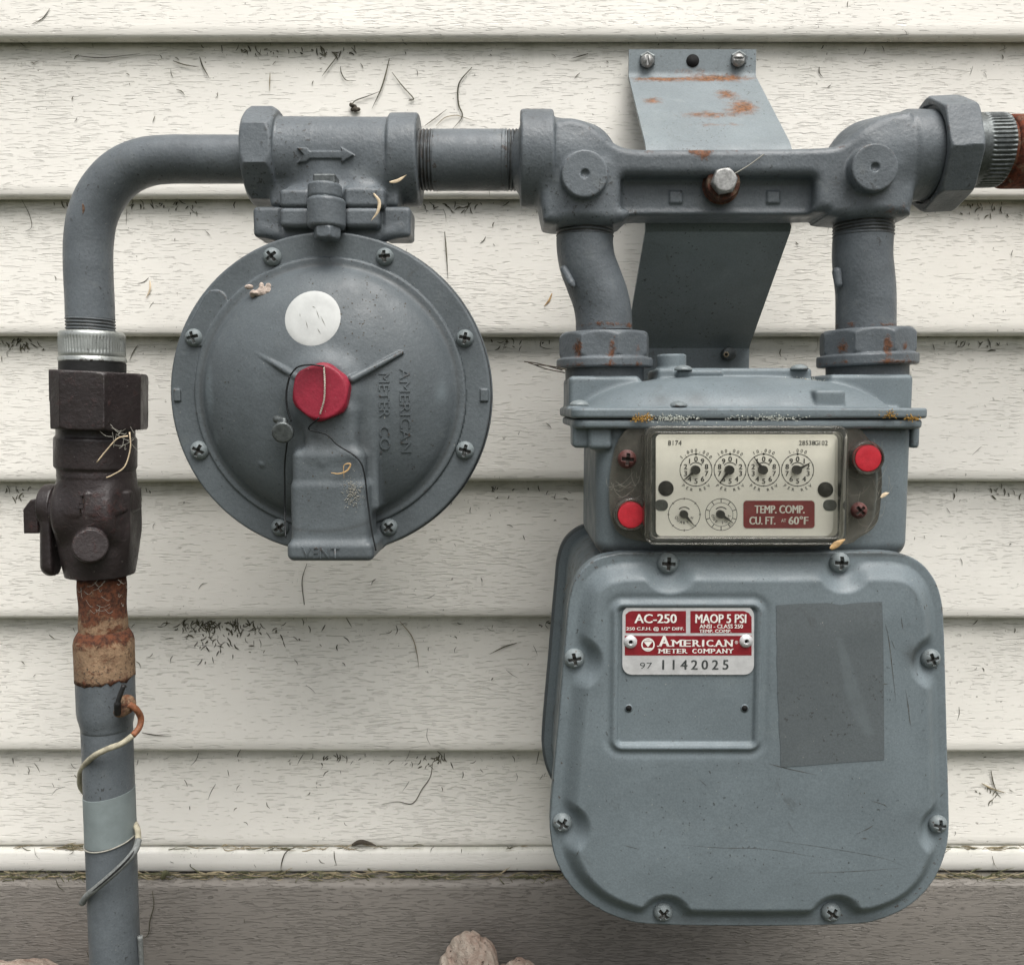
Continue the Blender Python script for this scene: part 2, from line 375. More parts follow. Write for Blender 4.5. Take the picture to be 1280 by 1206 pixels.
def sdfpart(name, f, lo, hi, h, mat, parent, rust=None, grime_shade=None, lite=None, **kw):
    V, Fc, nn = nets(f, lo, hi, h); at = {}
    if rust: at['rust'] = rust(V)
    if grime_shade: at['grime_shade'] = grime_shade(V)
    if lite: at['lite'] = lite(V)
    return part(name, V, Fc, mat, parent, normals=nn, attrs=at or None, **kw)
def blob(V, c, r, r2=None):          # soft spot of wear around a point
    q = (V - np.asarray(c)) / np.array([r, r2 or r, r2 or r]); return np.exp(-(q ** 2).sum(1))

def bx(p, x0, y0, x1, y1, yf, yb, rd=1.0):      # box whose front face fills a rectangle measured in the photo
    a = P(x0, y0, yf); b = P(x1, y1, yf); xa, xb = X(x0, (y0 + y1) / 2, yf), X(x1, (y0 + y1) / 2, yf)
    return rbox(p, (xa, yf, a[2]), (xb, yb, b[2]), rd)
def FX(x): return 640 + (x - 640) * .948       # front edge of a fitting in the pipe line, taken back to its axis
# ------------------------------------------------------------------ sweeps and lathes
def cat(pts, n=8):
    pts = [np.asarray(p, float) for p in pts]; q = [2 * pts[0] - pts[1]] + pts + [2 * pts[-1] - pts[-2]]; out = []
    for i in range(1, len(q) - 2):
        for k in range(n):
            t = k / n; a, b, c, d = q[i - 1:i + 3]
            out.append(.5 * ((2 * b) + (-a + c) * t + (2 * a - 5 * b + 4 * c - d) * t * t + (-a + 3 * b - 3 * c + d) * t ** 3))
    out.append(pts[-1]); return np.array(out)
def sweep(path, r, seg=24, capends=True, flat=1.0):
    path = np.asarray(path, float); n = len(path); r = np.full(n, r) if np.isscalar(r) else np.asarray(r)
    T = np.gradient(path, axis=0); T /= np.linalg.norm(T, axis=1)[:, None] + 1e-12
    ref = np.array([0, 0, 1.]) if abs(T[0][2]) < .9 else np.array([0, 1., 0]); u = nrm(ref - (ref @ T[0]) * T[0]); V = []
    a = np.linspace(0, 2 * math.pi, seg, endpoint=False)
    for i in range(n):
        u = nrm(u - (u @ T[i]) * T[i]); v = np.cross(T[i], u)
        V.append(path[i] + r[i] * (np.cos(a)[:, None] * u + flat * np.sin(a)[:, None] * v))
    V = np.concatenate(V); k = np.arange(seg); k2 = (k + 1) % seg; Fc = []
    for i in range(n - 1): Fc += np.stack([i * seg + k, i * seg + k2, (i + 1) * seg + k2, (i + 1) * seg + k], 1).tolist()
    if capends: Fc.append(list(range(seg))[::-1]); Fc.append([(n - 1) * seg + i for i in range(seg)])
    return V, Fc
def lathe(a, b, prof, seg=48, rf=None):
    """prof: (distance from a, radius); rf(t, ang, r) may modulate"""
    a = np.asarray(a, float); b = np.asarray(b, float); u = nrm(b - a)
    ref = np.array([0, 0, 1.]) if abs(u[2]) < .9 else np.array([0, -1., 0]); e1 = nrm(ref - (ref @ u) * u); e2 = np.cross(u, e1)
    ang = np.linspace(0, 2 * math.pi, seg, endpoint=False); V = []
    for t, r in prof:
        rr = np.full(seg, float(r)) if rf is None else rf(t, ang, r)
        V.append(a + t * u + rr[:, None] * (np.cos(ang)[:, None] * e1 + np.sin(ang)[:, None] * e2))
    V = np.concatenate(V); n = len(prof); k = np.arange(seg); k2 = (k + 1) % seg; Fc = []
    for i in range(n - 1): Fc += np.stack([i * seg + k, i * seg + k2, (i + 1) * seg + k2, (i + 1) * seg + k], 1).tolist()
    Fc.append(list(range(seg))[::-1]); Fc.append([(n - 1) * seg + i for i in range(seg)])
    return V, Fc
def thread(name, a, b, r, parent, mat, pitch=2.0, depth=.9, grimev=.25, rustv=.15, taper=0):
    Ln = np.linalg.norm(np.asarray(b, float) - np.asarray(a, float)); n = int(Ln / pitch * 8)
    def rf(t, ang, rr):
        ph = (t / pitch + ang / (2 * math.pi)) % 1; return rr - depth * np.abs(2 * ph - 1) ** 1.0 - taper * t / Ln
    V, Fc = lathe(a, b, [(Ln * i / n, r) for i in range(n + 1)], 64, rf)
    t, rad, _, _, _ = axial(V, a, b); g = np.clip((r - rad) / depth, 0, 1)  # g darkens the colour towards the groove bottoms
    return part(name, V, Fc, mat, parent, attrs={'grime_shade': grimev + .65 * g, 'rust': np.full(len(V), rustv) + .3 * blob(V, b, 9)}, sharp=60)
def boxm(a, b):
    a = np.asarray(a, float); b = np.asarray(b, float); lo = np.minimum(a, b); hi = np.maximum(a, b)
    V = [(x, y, z) for x in (lo[0], hi[0]) for y in (lo[1], hi[1]) for z in (lo[2], hi[2])]
    return V, [(0, 1, 3, 2), (4, 6, 7, 5), (0, 4, 5, 1), (2, 3, 7, 6), (0, 2, 6, 4), (1, 5, 7, 3)]
def rrect(x0, y0, x1, y1, r, n=6):
    o = []
    for cx, cy, a0 in ((x1 - r, y0 + r, -90), (x1 - r, y1 - r, 0), (x0 + r, y1 - r, 90), (x0 + r, y0 + r, 180)):
        for i in range(n + 1):
            a = math.radians(a0 + 90 * i / n); o.append((cx + r * math.cos(a), cy + r * math.sin(a)))
    return o
def slab(pts, y0, y1):
    """outline in photo pixels extruded from y0 (front) to y1"""
    f = [P(a, b, y0) for a, b in pts]; n = len(f); bk = [np.array([v[0], y1, v[2]]) for v in f]
    V = np.array(f + bk); Fc = [list(range(n)), list(range(n, 2 * n))[::-1]] + [(i, n + i, n + (i + 1) % n, (i + 1) % n) for i in range(n)]
    return V, Fc
def disc(cx, cy, r, y0, y1, n=32): return slab([(cx + r * math.cos(2 * math.pi * i / n), cy + r * math.sin(2 * math.pi * i / n)) for i in range(n)], y0, y1)
def join(lst):
    Vs, Fs, o = [], [], 0
    for V, Fc in lst:
        Vs.append(np.asarray(V, float)); Fs += [tuple(int(i) + o for i in f) for f in Fc]; o += len(V)
    return np.concatenate(Vs), Fs
# ------------------------------------------------------------------ lettering
_tc = {}
def glyphs(s, off=0.0, ext=0.0):
    key = (s, off, ext)
    if key not in _tc:
        cu = bpy.data.curves.new('lettering', 'FONT'); cu.body = s; cu.offset = off; cu.resolution_u = 3; cu.extrude = ext
        o = bpy.data.objects.new('lettering', cu); COL.objects.link(o); dg = bpy.context.evaluated_depsgraph_get(); dg.update()
        me = bpy.data.meshes.new_from_object(o.evaluated_get(dg)); V = np.array([v.co[:] for v in me.vertices]); Fc = [tuple(p.vertices) for p in me.polygons]
        bpy.data.objects.remove(o); bpy.data.curves.remove(cu); bpy.data.meshes.remove(me); _tc[key] = (V, Fc)
    V, Fc = _tc[key]; return V.copy(), Fc
def text(s, cx, cy, hpx, y, wpx=None, off=0.0, rot=0.0, thick=0.15, surf=None, ref=None):
    """lettering centred on a photo pixel, cap height hpx, at depth y"""
    V, Fc = glyphs(s, off, .01); R, _ = glyphs(ref, off, .01) if ref else (V, None)
    h0 = R[:, 1].max() - R[:, 1].min(); mn = V.min(0); mx = V.max(0)
    k = hpx / h0; kx = wpx / (mx[0] - mn[0]) if wpx else k
    x = (V[:, 0] - (mn[0] + mx[0]) / 2) * kx; yy = (V[:, 1] - (R[:, 1].max() + R[:, 1].min()) / 2) * k
    c, s_ = math.cos(rot), math.sin(rot)          # rot clockwise in the picture
    u = x * c + yy * s_; v = -x * s_ + yy * c; sc = S(cy, y); o = P(cx, cy, y)
    W_ = np.stack([o[0] + u * sc, np.where(V[:, 2] > 0, y - thick, y + .02), o[2] + v * sc], 1)
    if surf is not None:
        base = surf(W_[:, 0], W_[:, 2]); W_[:, 1] = base + np.where(V[:, 2] > 0, -thick, thick)
    return W_, Fc
def bold(s, cx, cy, hpx, y, wpx=None, b=.35, **k):
    return [text(s, cx + d * b, cy, hpx, y, wpx, 0.0, thick=th, **k) for d, th in ((-1, .12), (0, .15), (1, .18))]
def ringm(cx, cy, r0, r1, y, n=48):
    A_ = [P(cx + r0 * math.cos(t), cy + r0 * math.sin(t), y) for t in np.linspace(0, 2 * math.pi, n, endpoint=False)]
    B_ = [P(cx + r1 * math.cos(t), cy + r1 * math.sin(t), y) for t in np.linspace(0, 2 * math.pi, n, endpoint=False)]
    return np.array(A_ + B_), [(i, (i + 1) % n, n + (i + 1) % n, n + i) for i in range(n)]
def arctext(s, cx, cy, r, a_mid, step, hpx, y, inward=False, off=0.0):
    out = []; n = len(s)
    for i, ch in enumerate(s):
        if ch == ' ': continue
        a = a_mid + (i - (n - 1) / 2) * step * (-1 if inward else 1)       # degrees clockwise from top
        ar = math.radians(a); out.append(text(ch, cx + r * math.sin(ar), cy - r * math.cos(ar), hpx if ch not in ',.' else hpx, y, None, off, ar + (math.pi if inward else 0), ref='0'))
    return out
def surf_y(f, y0, y1):
    def g(x, z):
        y = np.full(len(x), float(y0))
        for _ in range(60):
            d = f(np.stack([x, y, z], 1)); y = np.minimum(y + np.maximum(d, 0) * .8, y1)
        return y
    return g
# ------------------------------------------------------------------ shared fasteners
def screw_mesh(name, mat, r=5.6, ragged=0.0, slot=False):
    def f(p):
        d = smax(ell(p, (0, 1.2, 0), (r, 4.6, r)), p[:, 1] - 1.2, .6)
        a = .95
        if slot: cr = rbox(p, (-r * 1.2, -9, -a), (r * 1.2, -1.5, a), .2)
        else: cr = np.minimum(rbox(p, (-r * .62, -9, -a), (r * .62, -1.2, a), .2), rbox(p, (-a, -9, -r * .62), (a, -1.2, r * .62), .2)); cr = smin(cr, caps(p, (0, -9, 0), (0, -.6, 0), 1.5, 1.0), .4)
        return smax(d, -cr, .35)
    V, Fc, nn = nets(f, (-r - 1, -5, -r - 1), (r + 1, 2.5, r + 1), .38)
    g = np.clip((V[:, 1] + 2.6) / 1.6, 0, 1) * (np.hypot(V[:, 0], V[:, 2]) < r * .66)  # darkens the colour with depth inside the drive recess
    return meshdata(name, V / 1000, Fc, mat, True, nn, None, {'grime_shade': g * 1.0})
SCREW = screw_mesh('screw', M['screw']); SLOT = screw_mesh('slotted_screw', M['steel'], 5.2, slot=True)
M['rscrew'] = paint('red_brown_rusty_screw', (0.085, 0.030, 0.026), .55, var=.3, rustcol=(.14, .04, .03), rust_base=.3)
BROWNSCREW = screw_mesh('rusty_screw', M['rscrew'], 5.2)
def screws(lst, y, parent, me=None, sc=1.0):
    for i, (a, b) in enumerate(lst):
        inst('screw', me or SCREW, P(a, b, y), parent, (0, random.uniform(0, 1.5), 0), sc * random.uniform(.95, 1.06))

# ================================================================== THE SETTING
GZ = Z(1206, -60) - 42.0
V = [(-40000, -60000, GZ), (40000, -60000, GZ), (40000, 3000, GZ), (-40000, 3000, GZ)]
part('ground', V, [(0, 1, 2, 3)], M['ground'], None, False, kind='structure')
wall = thing('house_wall', 'cream lapped siding wall of the house above a taupe skirt board', 'wall', (0, 0, GZ))
NOSE = -13.0
edges_px = [48, 247, 420, 602, 773, 940]
ez = [Z(e, NOSE) for e in edges_px]; lap = (ez[0] - ez[5]) / 5
tops = [ez[0] + lap * k for k in range(12, 0, -1)]
bots = tops + ez + [Z(1056, -11)]
def board(zt, zb, last=False):
    # profile from hidden top, over the face to the rounded nose and back
    pr = [(-1.0, zt + 12), (-1.5, zt + 2)]
    n = 16
    for i in range(1, n + 1):
        t = i / n; pr.append((-1.5 + (NOSE + 1.5 - .3) * (t ** 1.25), zt + (zb + 3.2 - zt) * t))
    if last: pr += [(NOSE + .4, zb + 1), (NOSE + 3, zb)]
    else:
        for a in (20, 45, 70, 90): pr.append((NOSE + 3.4 - 3.4 * math.cos(math.radians(a)), zb + 3.2 - 3.2 * math.sin(math.radians(a))))
        pr += [(NOSE + 7, zb), (NOSE + 10, zb + .8)]
    xs = np.arange(-1500, 1501, 20.0); pr = np.array(pr); m = len(pr); V = []
    ph = random.uniform(0, 6)
    for x in xs:
        wv = .5 * math.sin(x / 210 + ph) + .25 * math.sin(x / 83 + 2 * ph); bz = .35 * math.sin(x / 160 + ph)
        tt = np.clip((zt - pr[:, 1]) / (zt - zb), 0, 1)
        V.append(np.stack([np.full(m, x), pr[:, 0] + wv * tt, pr[:, 1] + bz * tt], 1))
    V = np.concatenate(V); Fc = []
    k = np.arange(m - 1)
    for i in range(len(xs) - 1): Fc += np.stack([i * m + k, i * m + k + 1, (i + 1) * m + k + 1, (i + 1) * m + k], 1).tolist()
    dt = (zt - V[:, 2]); g = np.exp(-np.clip(dt, 0, 1e9) / 11.0) * .8 + .5 * np.exp(-np.abs(V[:, 2] - zb) / 1.6)  # mask for dirt and painted shade under the lap and along the nose
    return V, np.array(Fc), g
for i in range(1, len(bots)):
    V, Fc, g = board(bots[i - 1], bots[i], i == len(bots) - 1)
    part('siding_board', V, Fc, M['siding'], wall, attrs={'grime_shade': g})
def profile_strip(name, pr, mat, gr):
    pr = np.array(pr, float); m = len(pr); xs = np.arange(-1500, 1501, 25.0); V = []
    for x in xs: V.append(np.stack([np.full(m, x), pr[:, 0] + .3 * math.sin(x / 130), pr[:, 1] + .35 * math.sin(x / 170)], 1))
    V = np.concatenate(V); Fc = []; k = np.arange(m - 1)
    for i in range(len(xs) - 1): Fc += np.stack([i * m + k, i * m + k + 1, (i + 1) * m + k + 1, (i + 1) * m + k], 1).tolist()
    return part(name, V, np.array(Fc), mat, wall, attrs={'grime_shade': gr(V)}, sharp=40)
z0 = Z(1056, -11); z1 = Z(1064, -17); z2 = Z(1089, -18)
profile_strip('starter_strip', [(-2, z0 + 8), (-4, z0 + 1), (-9, z0 - .2), (-15.5, z1 + 1.6), (-17.2, z1 + .4), (-18, z1 - 1.5), (-18.4, (z1 + z2) / 2), (-18.2, z2 + 2), (-17, z2 + .3), (-14, z2), (-6, z2 + 1)], M['strip'],
              lambda V: .5 * np.exp(-np.abs(V[:, 2] - z2) / 2) + .9 * np.exp(-np.abs(V[:, 2] - z0 + 1) / 2.5))
z3 = Z(1092, -18); z4 = Z(1108, -27)
profile_strip('skirt_board', [(-4, z3 + 6), (-8, z3), (-17, z3 - .5), (-24, z4 + 3), (-26.6, z4 + .8), (-27.2, z4 - 1), (-27.2, z4 - 40), (-27.2, GZ - 30)], M['skirt'],
              lambda V: 1.2 * np.exp(-np.abs(V[:, 2] - z3) / 3))
ins = boxm((-1500, 2, GZ - 20), (1500, 60, bots[0] + 5)); part('wall_sheathing', ins[0], ins[1], M['skirt'], wall, False)

# rocks at the foot of the wall
def rock(cx, cy, rx, rz, y, label, seed):
    r = np.random.RandomState(seed); c = P(cx, cy, y); s = S(cy, y); top_z = c[2]; rz_mm = max(rz * s, (top_z - GZ) * .55)
    cc = np.array([c[0], y, top_z - rz_mm]); dirs = r.normal(size=(16, 3)); dirs /= np.linalg.norm(dirs, axis=1)[:, None]; hh = r.uniform(.72, .95, 16)
    ph = r.uniform(0, 6, 9)
    def f(p):
        q = (p - cc) / np.array([rx * s, rx * s * .8, rz_mm]); d = np.sqrt((q ** 2).sum(1)) - 1
        for dd, h_ in zip(dirs, hh): d = smax(d, q @ dd - h_, .06)
        n = .03 * np.sin(q[:, 0] * 5 + ph[0] + 2 * np.sin(q[:, 2] * 5 + ph[1])) + .018 * np.sin(q[:, 2] * 11 + ph[2] + 3 * np.sin(q[:, 0] * 9)) + .008 * np.sin(q[:, 1] * 23 + ph[3] + q[:, 0] * 17)
        return (d + n) * rx * s * .7
    V, Fc, nn = nets(f, cc - np.array([rx * s, rx * s, rz_mm]) * 1.25, cc + np.array([rx * s, rx * s, rz_mm]) * 1.25, 1.6)
    o = part('rock', V, Fc, M['rock'], None, normals=nn); top(o, label, 'rock', 'rocks at the foot of the wall'); return o
rock(588, 1168, 42, 60, -62, 'pointed pinkish rock at the foot of the taupe board', 3)
rock(643, 1190, 40, 56, -60, 'low rounded pinkish rock just right of the pointed rock', 9)
rock(18, 1204, 84, 50, -75, 'low flat brown rock left of the riser pipe', 14)

# ================================================================== RISER PIPE
PY = -125.0
riser = thing('riser_pipe', 'grey painted vertical riser pipe with a rusty top, rising from the ground below the valve', 'pipe', (P(145, 1206, PY)[0], PY, GZ))
def vpt(px, py): return P(px, py, PY)
sR = S(1000, PY)
a, b = vpt(136, 1060), vpt(128, 728)
axd = (P(144, 1200, PY) - P(128, 745, PY)); 
def ax(py): t = (Z(py, PY) - Z(745, PY)) / axd[2]; return P(128, 745, PY) + axd * t
bot = ax(1206) + nrm(axd) * ((ax(1206)[2] - GZ) + 25)
A0, A1 = ax(900), bot; Ln = np.linalg.norm(A1 - A0)
V, Fc = lathe(A0, A1, [(Ln * i / 40, 29.6 * S(1100, PY)) for i in range(41)], 56)
part('pipe', V, Fc, M['pipe'], riser, sharp=50)
A0, A1 = ax(786), ax(912); Ln = np.linalg.norm(A1 - A0); rs = S(850, PY)
prof = [(0, 27.5 * rs), (.03 * Ln, 30 * rs), (.07 * Ln, 33 * rs), (.12 * Ln, 34.6 * rs), (.2 * Ln, 34.6 * rs)] + [(Ln * t, 34.4 * rs) for t in np.linspace(.25, .8, 14)] + [(.85 * Ln, 33.6 * rs), (.9 * Ln, 32 * rs), (.95 * Ln, 30.6 * rs), (Ln, 29.9 * rs)]
V, Fc = lathe(A0, A1, prof, 64)
zb_ = Z(846, PY)
o = part('sleeve', V, Fc, M['pipe'], riser, label='wider sleeve of the pipe, grey below', attrs={'rust': ss((V[:, 2] - zb_ + 1) / 3) * .0})
A2 = A0 + nrm(A1 - A0) * (np.linalg.norm(ax(846) - A0)); L2 = np.linalg.norm(A2 - A0)
def rag(t, ang, r): return np.full(len(ang), r + .35) if t < L2 * .98 else np.full(len(ang), r + .35)
prof2 = [(t, np.interp(t, [q[0] for q in prof], [q[1] for q in prof]) + .4) for t in np.linspace(0, L2, 20)]
V, Fc = lathe(A0, A2, prof2, 64)
m_ = V[:, 2] < V[:, 2].min() + 1.5; V[m_, 2] += 1.3 * np.sin(V[m_, 0] * 1.1) + .8 * np.sin(V[m_, 0] * 2.7)
M['tan'] = paint('tan_primer_with_rust', (0.25, 0.165, 0.10), .8, var=.3, cast=1.4, dust=.4, rustcol=(.15, .055, .028), rust_base=.38, rs=(.34, .72), speck=.58)
part('primer_coat', V, Fc, M['tan'], riser, attrs={'rust': .5 * ss((V[:, 2] - Z(806, PY)) / 9) + .25 * ss((Z(840, PY) - V[:, 2]) / 3)}, label='tan primer coat with brown rust blotches')
A0, A1 = ax(722), ax(790); Ln = np.linalg.norm(A1 - A0)
V, Fc = lathe(A0, A1, [(Ln * t, (28.0 + .6 * math.sin(9 * t)) * rs) for t in np.linspace(0, 1, 20)], 56)
part('rusty_neck', V, Fc, M['tan'], riser, attrs={'rust': .42 - .28 * ss((Z(760, PY) - V[:, 2]) / 8)}, label='red rusty pipe neck')
A0, A1 = ax(988), ax(1048); Ln = np.linalg.norm(A1 - A0)
V, Fc = lathe(A0, A1, [(0, 29.6 * S(1018, PY)), (.2, 30.3 * S(1018, PY)), (Ln - .2, 30.3 * S(1018, PY)), (Ln, 29.6 * S(1018, PY))], 56)
V[:, 2] += (V[:, 0] - V[:, 0].mean()) * .12; part('tape_band', V, Fc, M['tape'], riser, sharp=50)
# thin pale cord at the band's lower edge
A = ax(1049); u_ = nrm(axd); rr = 30.8 * S(1049, PY)
pts = [A + rr * np.array([math.cos(t), math.sin(t), 0]) + np.array([0, 0, 1.3 + 2.6 * math.cos(t) - 1.5 * math.sin(-t)]) for t in np.linspace(-math.pi, 0, 20)]
V, Fc = sweep(pts, .5, 6); part('tape_edge', V, Fc, M['web'], riser)
# boss where the wire joins
V, Fc, nn = nets(lambda p: smin(ell(p, P(158, 880, PY - 17), (6.2, 6, 6.5)), ell(p, P(150, 889, PY - 19), (4.5, 4, 4)), 3), P(135, 905, PY - 30), P(178, 860, PY - 2), .8)
part('weld_boss', V, Fc, M['tan'], riser, normals=nn, attrs={'rust': np.full(len(V), .15)})

# tracer wire
tw = thing('tracer_wire', 'thin cream and rusty tracer wire spiralling down round the riser pipe', 'wire', P(144, 1128, PY - 18))
fr = PY - 21
w1 = cat([P(161, 880, fr), P(170, 886, fr + 2), P(176, 897, fr + 6), P(174, 909, fr + 4), P(166, 919, fr - 1)], 8)
V, Fc = sweep(w1, 2.1, 12); part('rusty_strand', V, Fc, M['wirered'], tw)
w2 = cat([P(166, 919, fr - 1), P(152, 929, fr - 3), P(134, 936, fr - 4), P(117, 945, fr - 1), P(105, 957, PY - 11), P(100, 971, PY), P(104, 988, PY + 12), P(130, 1010, PY + 19), P(160, 1022, PY + 12), P(171, 1034, PY - 2), P(173, 1050, PY - 12)], 8)
V, Fc = sweep(w2, 2.0, 12); part('cream_strand', V, Fc, M['wirerub'], tw)
w3 = cat([P(173, 1050, PY - 12), P(169, 1062, fr + 1), P(158, 1076, fr - 3), P(140, 1093, fr - 4), P(120, 1110, fr - 1), P(108, 1120, fr + 4), P(103, 1128, fr + 8)], 8)
V, Fc = sweep(w3, 2.3, 12); part('grey_strand', V, Fc, M['wiregrey'], tw)
V, Fc = sweep(w3 + np.array([.2, -1.6, .4]), .9, 8); part('bare_core', V, Fc, M['darkrub'], tw)
V, Fc = sweep(cat([P(147, 892, fr - 2), P(147, 880, fr - 5), P(149, 872, fr - 5), P(155, 856, fr - 4)], 6), [2.2] * 8 + [1.6] * 11, 10); part('wire_tip', V, Fc, M['darkrub'], tw)
w4 = cat([P(175, 1170, PY - 2), P(176, 1190, PY), P(177, 1215, PY + 2), P(178, 1290, PY + 2)], 6)
V, Fc = sweep(w4, 1.8, 10); o = part('wire', V, Fc, M['wiregrey'], None); top(o, 'short grey wire standing against the right side of the riser pipe foot', 'wire')

# ================================================================== SHUT-OFF VALVE
valve = thing('shutoff_valve', 'dark brown iron plug valve between the rusty riser and the silver collar', 'valve', P(128, 726, PY))
def G(px, py, dy=0.): return P(px, py, PY + dy)
s = S(500, PY)
f = lambda p: smax(ngon(p, G(118, 465), G(118, 536), 59.0 * s, 8, math.radians(-12), 1.2, 1.6), -cyl(p, G(118, 460), G(118, 475), 40 * s, .5), 1.0)
sdfpart('union_nut', f, G(50, 540, -40), G(190, 460, 40), .9, M['valve'], valve, rust=lambda V: .12 * np.ones(len(V)))
s = S(640, PY)
xc = G(122, 600)
def fv(p):
    d = cyl(p, G(120, 530), G(121, 596), 45 * s, 1.5)
    d = smin(d, cyl(p, G(120, 546), G(120, 585), 47.5 * s, 1.8), 1.5)
    barrel = cyl(p, G(84, 640), G(160, 638), 49 * s, 6)
    low = smax(ngon(p, G(124, 610), G(125, 726), 43.5 * s, 6, math.radians(22), 2.0), cone(p, G(125, 560), G(125, 729), 75 * s, 38 * s, 1), 2.5)
    low = np.minimum(low, cone(p, G(121, 587), G(124, 640), 44 * s, 50 * s, 3))
    d = smin(d, smin(barrel, low, 3.5), 1.2)
    d = smin(d, cyl(p, G(113, 682, -20), G(113, 682, -31.5), 20 * s, 1.2), 1.6)
    d = smin(d, cyl(p, G(68, 639), G(95, 638), 33 * s, 3), 3)
    return d
sdfpart('valve_body', fv, G(35, 735, -45), G(190, 522, 40), .85, M['valve'], valve, rust=lambda V: .22 * blob(V, G(130, 640, -25), 14) + .1)
def fh(p):
    d = extr(p, pz([(28, 637), (37, 625), (47, 623), (47, 667), (29, 667)], PY - 12), PY - 12, PY + 8, 1.2)
    return d
sdfpart('plug_head', fh, G(20, 675, -20), G(52, 615, 15), .7, M['valve'], valve, rust=lambda V: .5 * blob(V, G(44, 655, -10), 5))
def fw(p):
    return smax(smin(caps(p, G(64, 640, -10), G(66, 706, -10), 12.5 * s, 14 * s), cyl(p, G(57, 632, -3), G(76, 632, -3), 27 * s, 2), 2), -(cyl(p, G(66, 632, -24), G(66, 632, -8), 2.5, .5)), 1)
def fwf(p): return smax(fw(p), np.abs(p[:, 0] - G(66, 650)[0]) - 6.6, 1.5)
sdfpart('lock_wing', fwf, G(35, 728, -35), G(82, 595, 30), .8, M['valve'], valve)
# embossed marks on the barrel (worn, raised)
bs = surf_y(fv, -175, -120)
V, Fc = join([text(t_, 103, y_, 9, -150, None, .01, 0, .5, bs) for t_, y_ in (('4', 618), ('H', 628), ('T', 638))])
part('cast_marks', V, Fc, M['valve'], valve)

# ================================================================== SILVER COLLAR + BENT PIPE
ic = thing('insulating_collar', 'silver galvanised insulating collar with vertical knurling on top of the dark valve', 'pipe fitting', P(116, 465, PY))
s = S(435, PY)
c0, c1 = G(115, 415), G(116, 453); Ln = np.linalg.norm(c1 - c0)
def kn(t, ang, r):
    k = ss((t - 4) / 1.2) * ss((Ln - 6 - t) / 1.2); return r - k * .55 * (.5 + .5 * np.sign(np.sin(ang * 62)) * np.minimum(1, np.abs(np.sin(ang * 62)) * 2.5)) * (.7 + .3 * np.sin(ang * 7))
V, Fc = lathe(c0, c1, [(0, 30 * s), (.05, 36 * s), (1.0, 38 * s), (2.2, 38.6 * s), (3.8, 38.6 * s), (5, 38.6 * s)] + [(t, 38.6 * s) for t in np.linspace(6, Ln - 6, 8)] + [(Ln - 4.5, 38.6 * s), (Ln - 3.6, 37.8 * s), (Ln - 2.6, 39.2 * s), (Ln - .8, 39.6 * s), (Ln, 38.5 * s)], 496, kn)
part('collar', V, Fc, M['galv'], ic, sharp=35)
V, Fc = lathe(G(116, 452.5), G(116, 467), [(0, 38 * s), (.3, 38.8 * s), (6.8, 38.8 * s), (7, 38 * s)], 64); part('rubber_ring', V, Fc, M['darkrub'], ic, sharp=40)
bp = thing('bent_pipe', 'grey swept pipe bending from the silver collar across to the regulator', 'pipe', G(112, 414))
path = cat([G(113, 399), G(112, 370), G(110.5, 335), G(111, 302), G(116, 270), G(130, 240), G(153, 216), G(182, 203), G(214, 199.5), G(250, 199.5), G(FX(292), 199.5)], 10)
V, Fc = sweep(path, 28.9 * S(240, PY), 56)
gr = lambda V: .9 * (np.exp(-(((V - G(103, 268, -14)) / np.array([1.7, 14, 6.5])) ** 2).sum(1)) > .35)
part('pipe', V, Fc, M['pipe'], bp, sharp=60, attrs={'rust': .0 * V[:, 0]})
V, Fc, nn = nets(lambda p: extr(p, cat([np.array(q) for q in pz([(102, 255), (107, 257), (108, 264), (104, 272), (101, 281), (96, 283), (95, 276), (99, 268), (101, 260), (102, 255)], -141)], 4), -155, -130, .3), G(85, 290, -35), G(115, 245, -2), .8)
# keep only a film lying on the pipe: clip the chip to the pipe surface
def tubedist(p, pts, r):
    d = np.full(len(p), 1e9)
    for i in range(0, len(pts) - 1): d = np.minimum(d, caps(p, pts[i], pts[i + 1], r))
    return d
chp = cat([np.array(q) for q in pz([(102, 255), (107, 257), (108, 264), (104, 272), (101, 281), (96, 283), (95, 276), (99, 268), (101, 260)], -138)], 4)
sub = path[20:80:4]
V, Fc, nn = nets(lambda p: np.maximum(np.maximum(poly2(p[:, [0, 2]], chp), np.abs(tubedist(p, sub, 28.9 * S(240, PY))) - .3), p[:, 1] + 128), G(85, 290, -35), G(115, 245, -2), .45)
part('paint_chip', V, Fc, M['rusty'], bp, label='rusty chip in the paint of the bend')
thread('thread', G(113, 398), G(113.5, 416), 29.4 * S(405, PY), bp, M['pipe'], 2.1, 1.0, .15, .05)
thread('thread', G(FX(289), 199.5), G(FX(302), 199.5), 29.6 * S(200, PY), bp, M['pipe'], 2.0, .9, .15, .05)

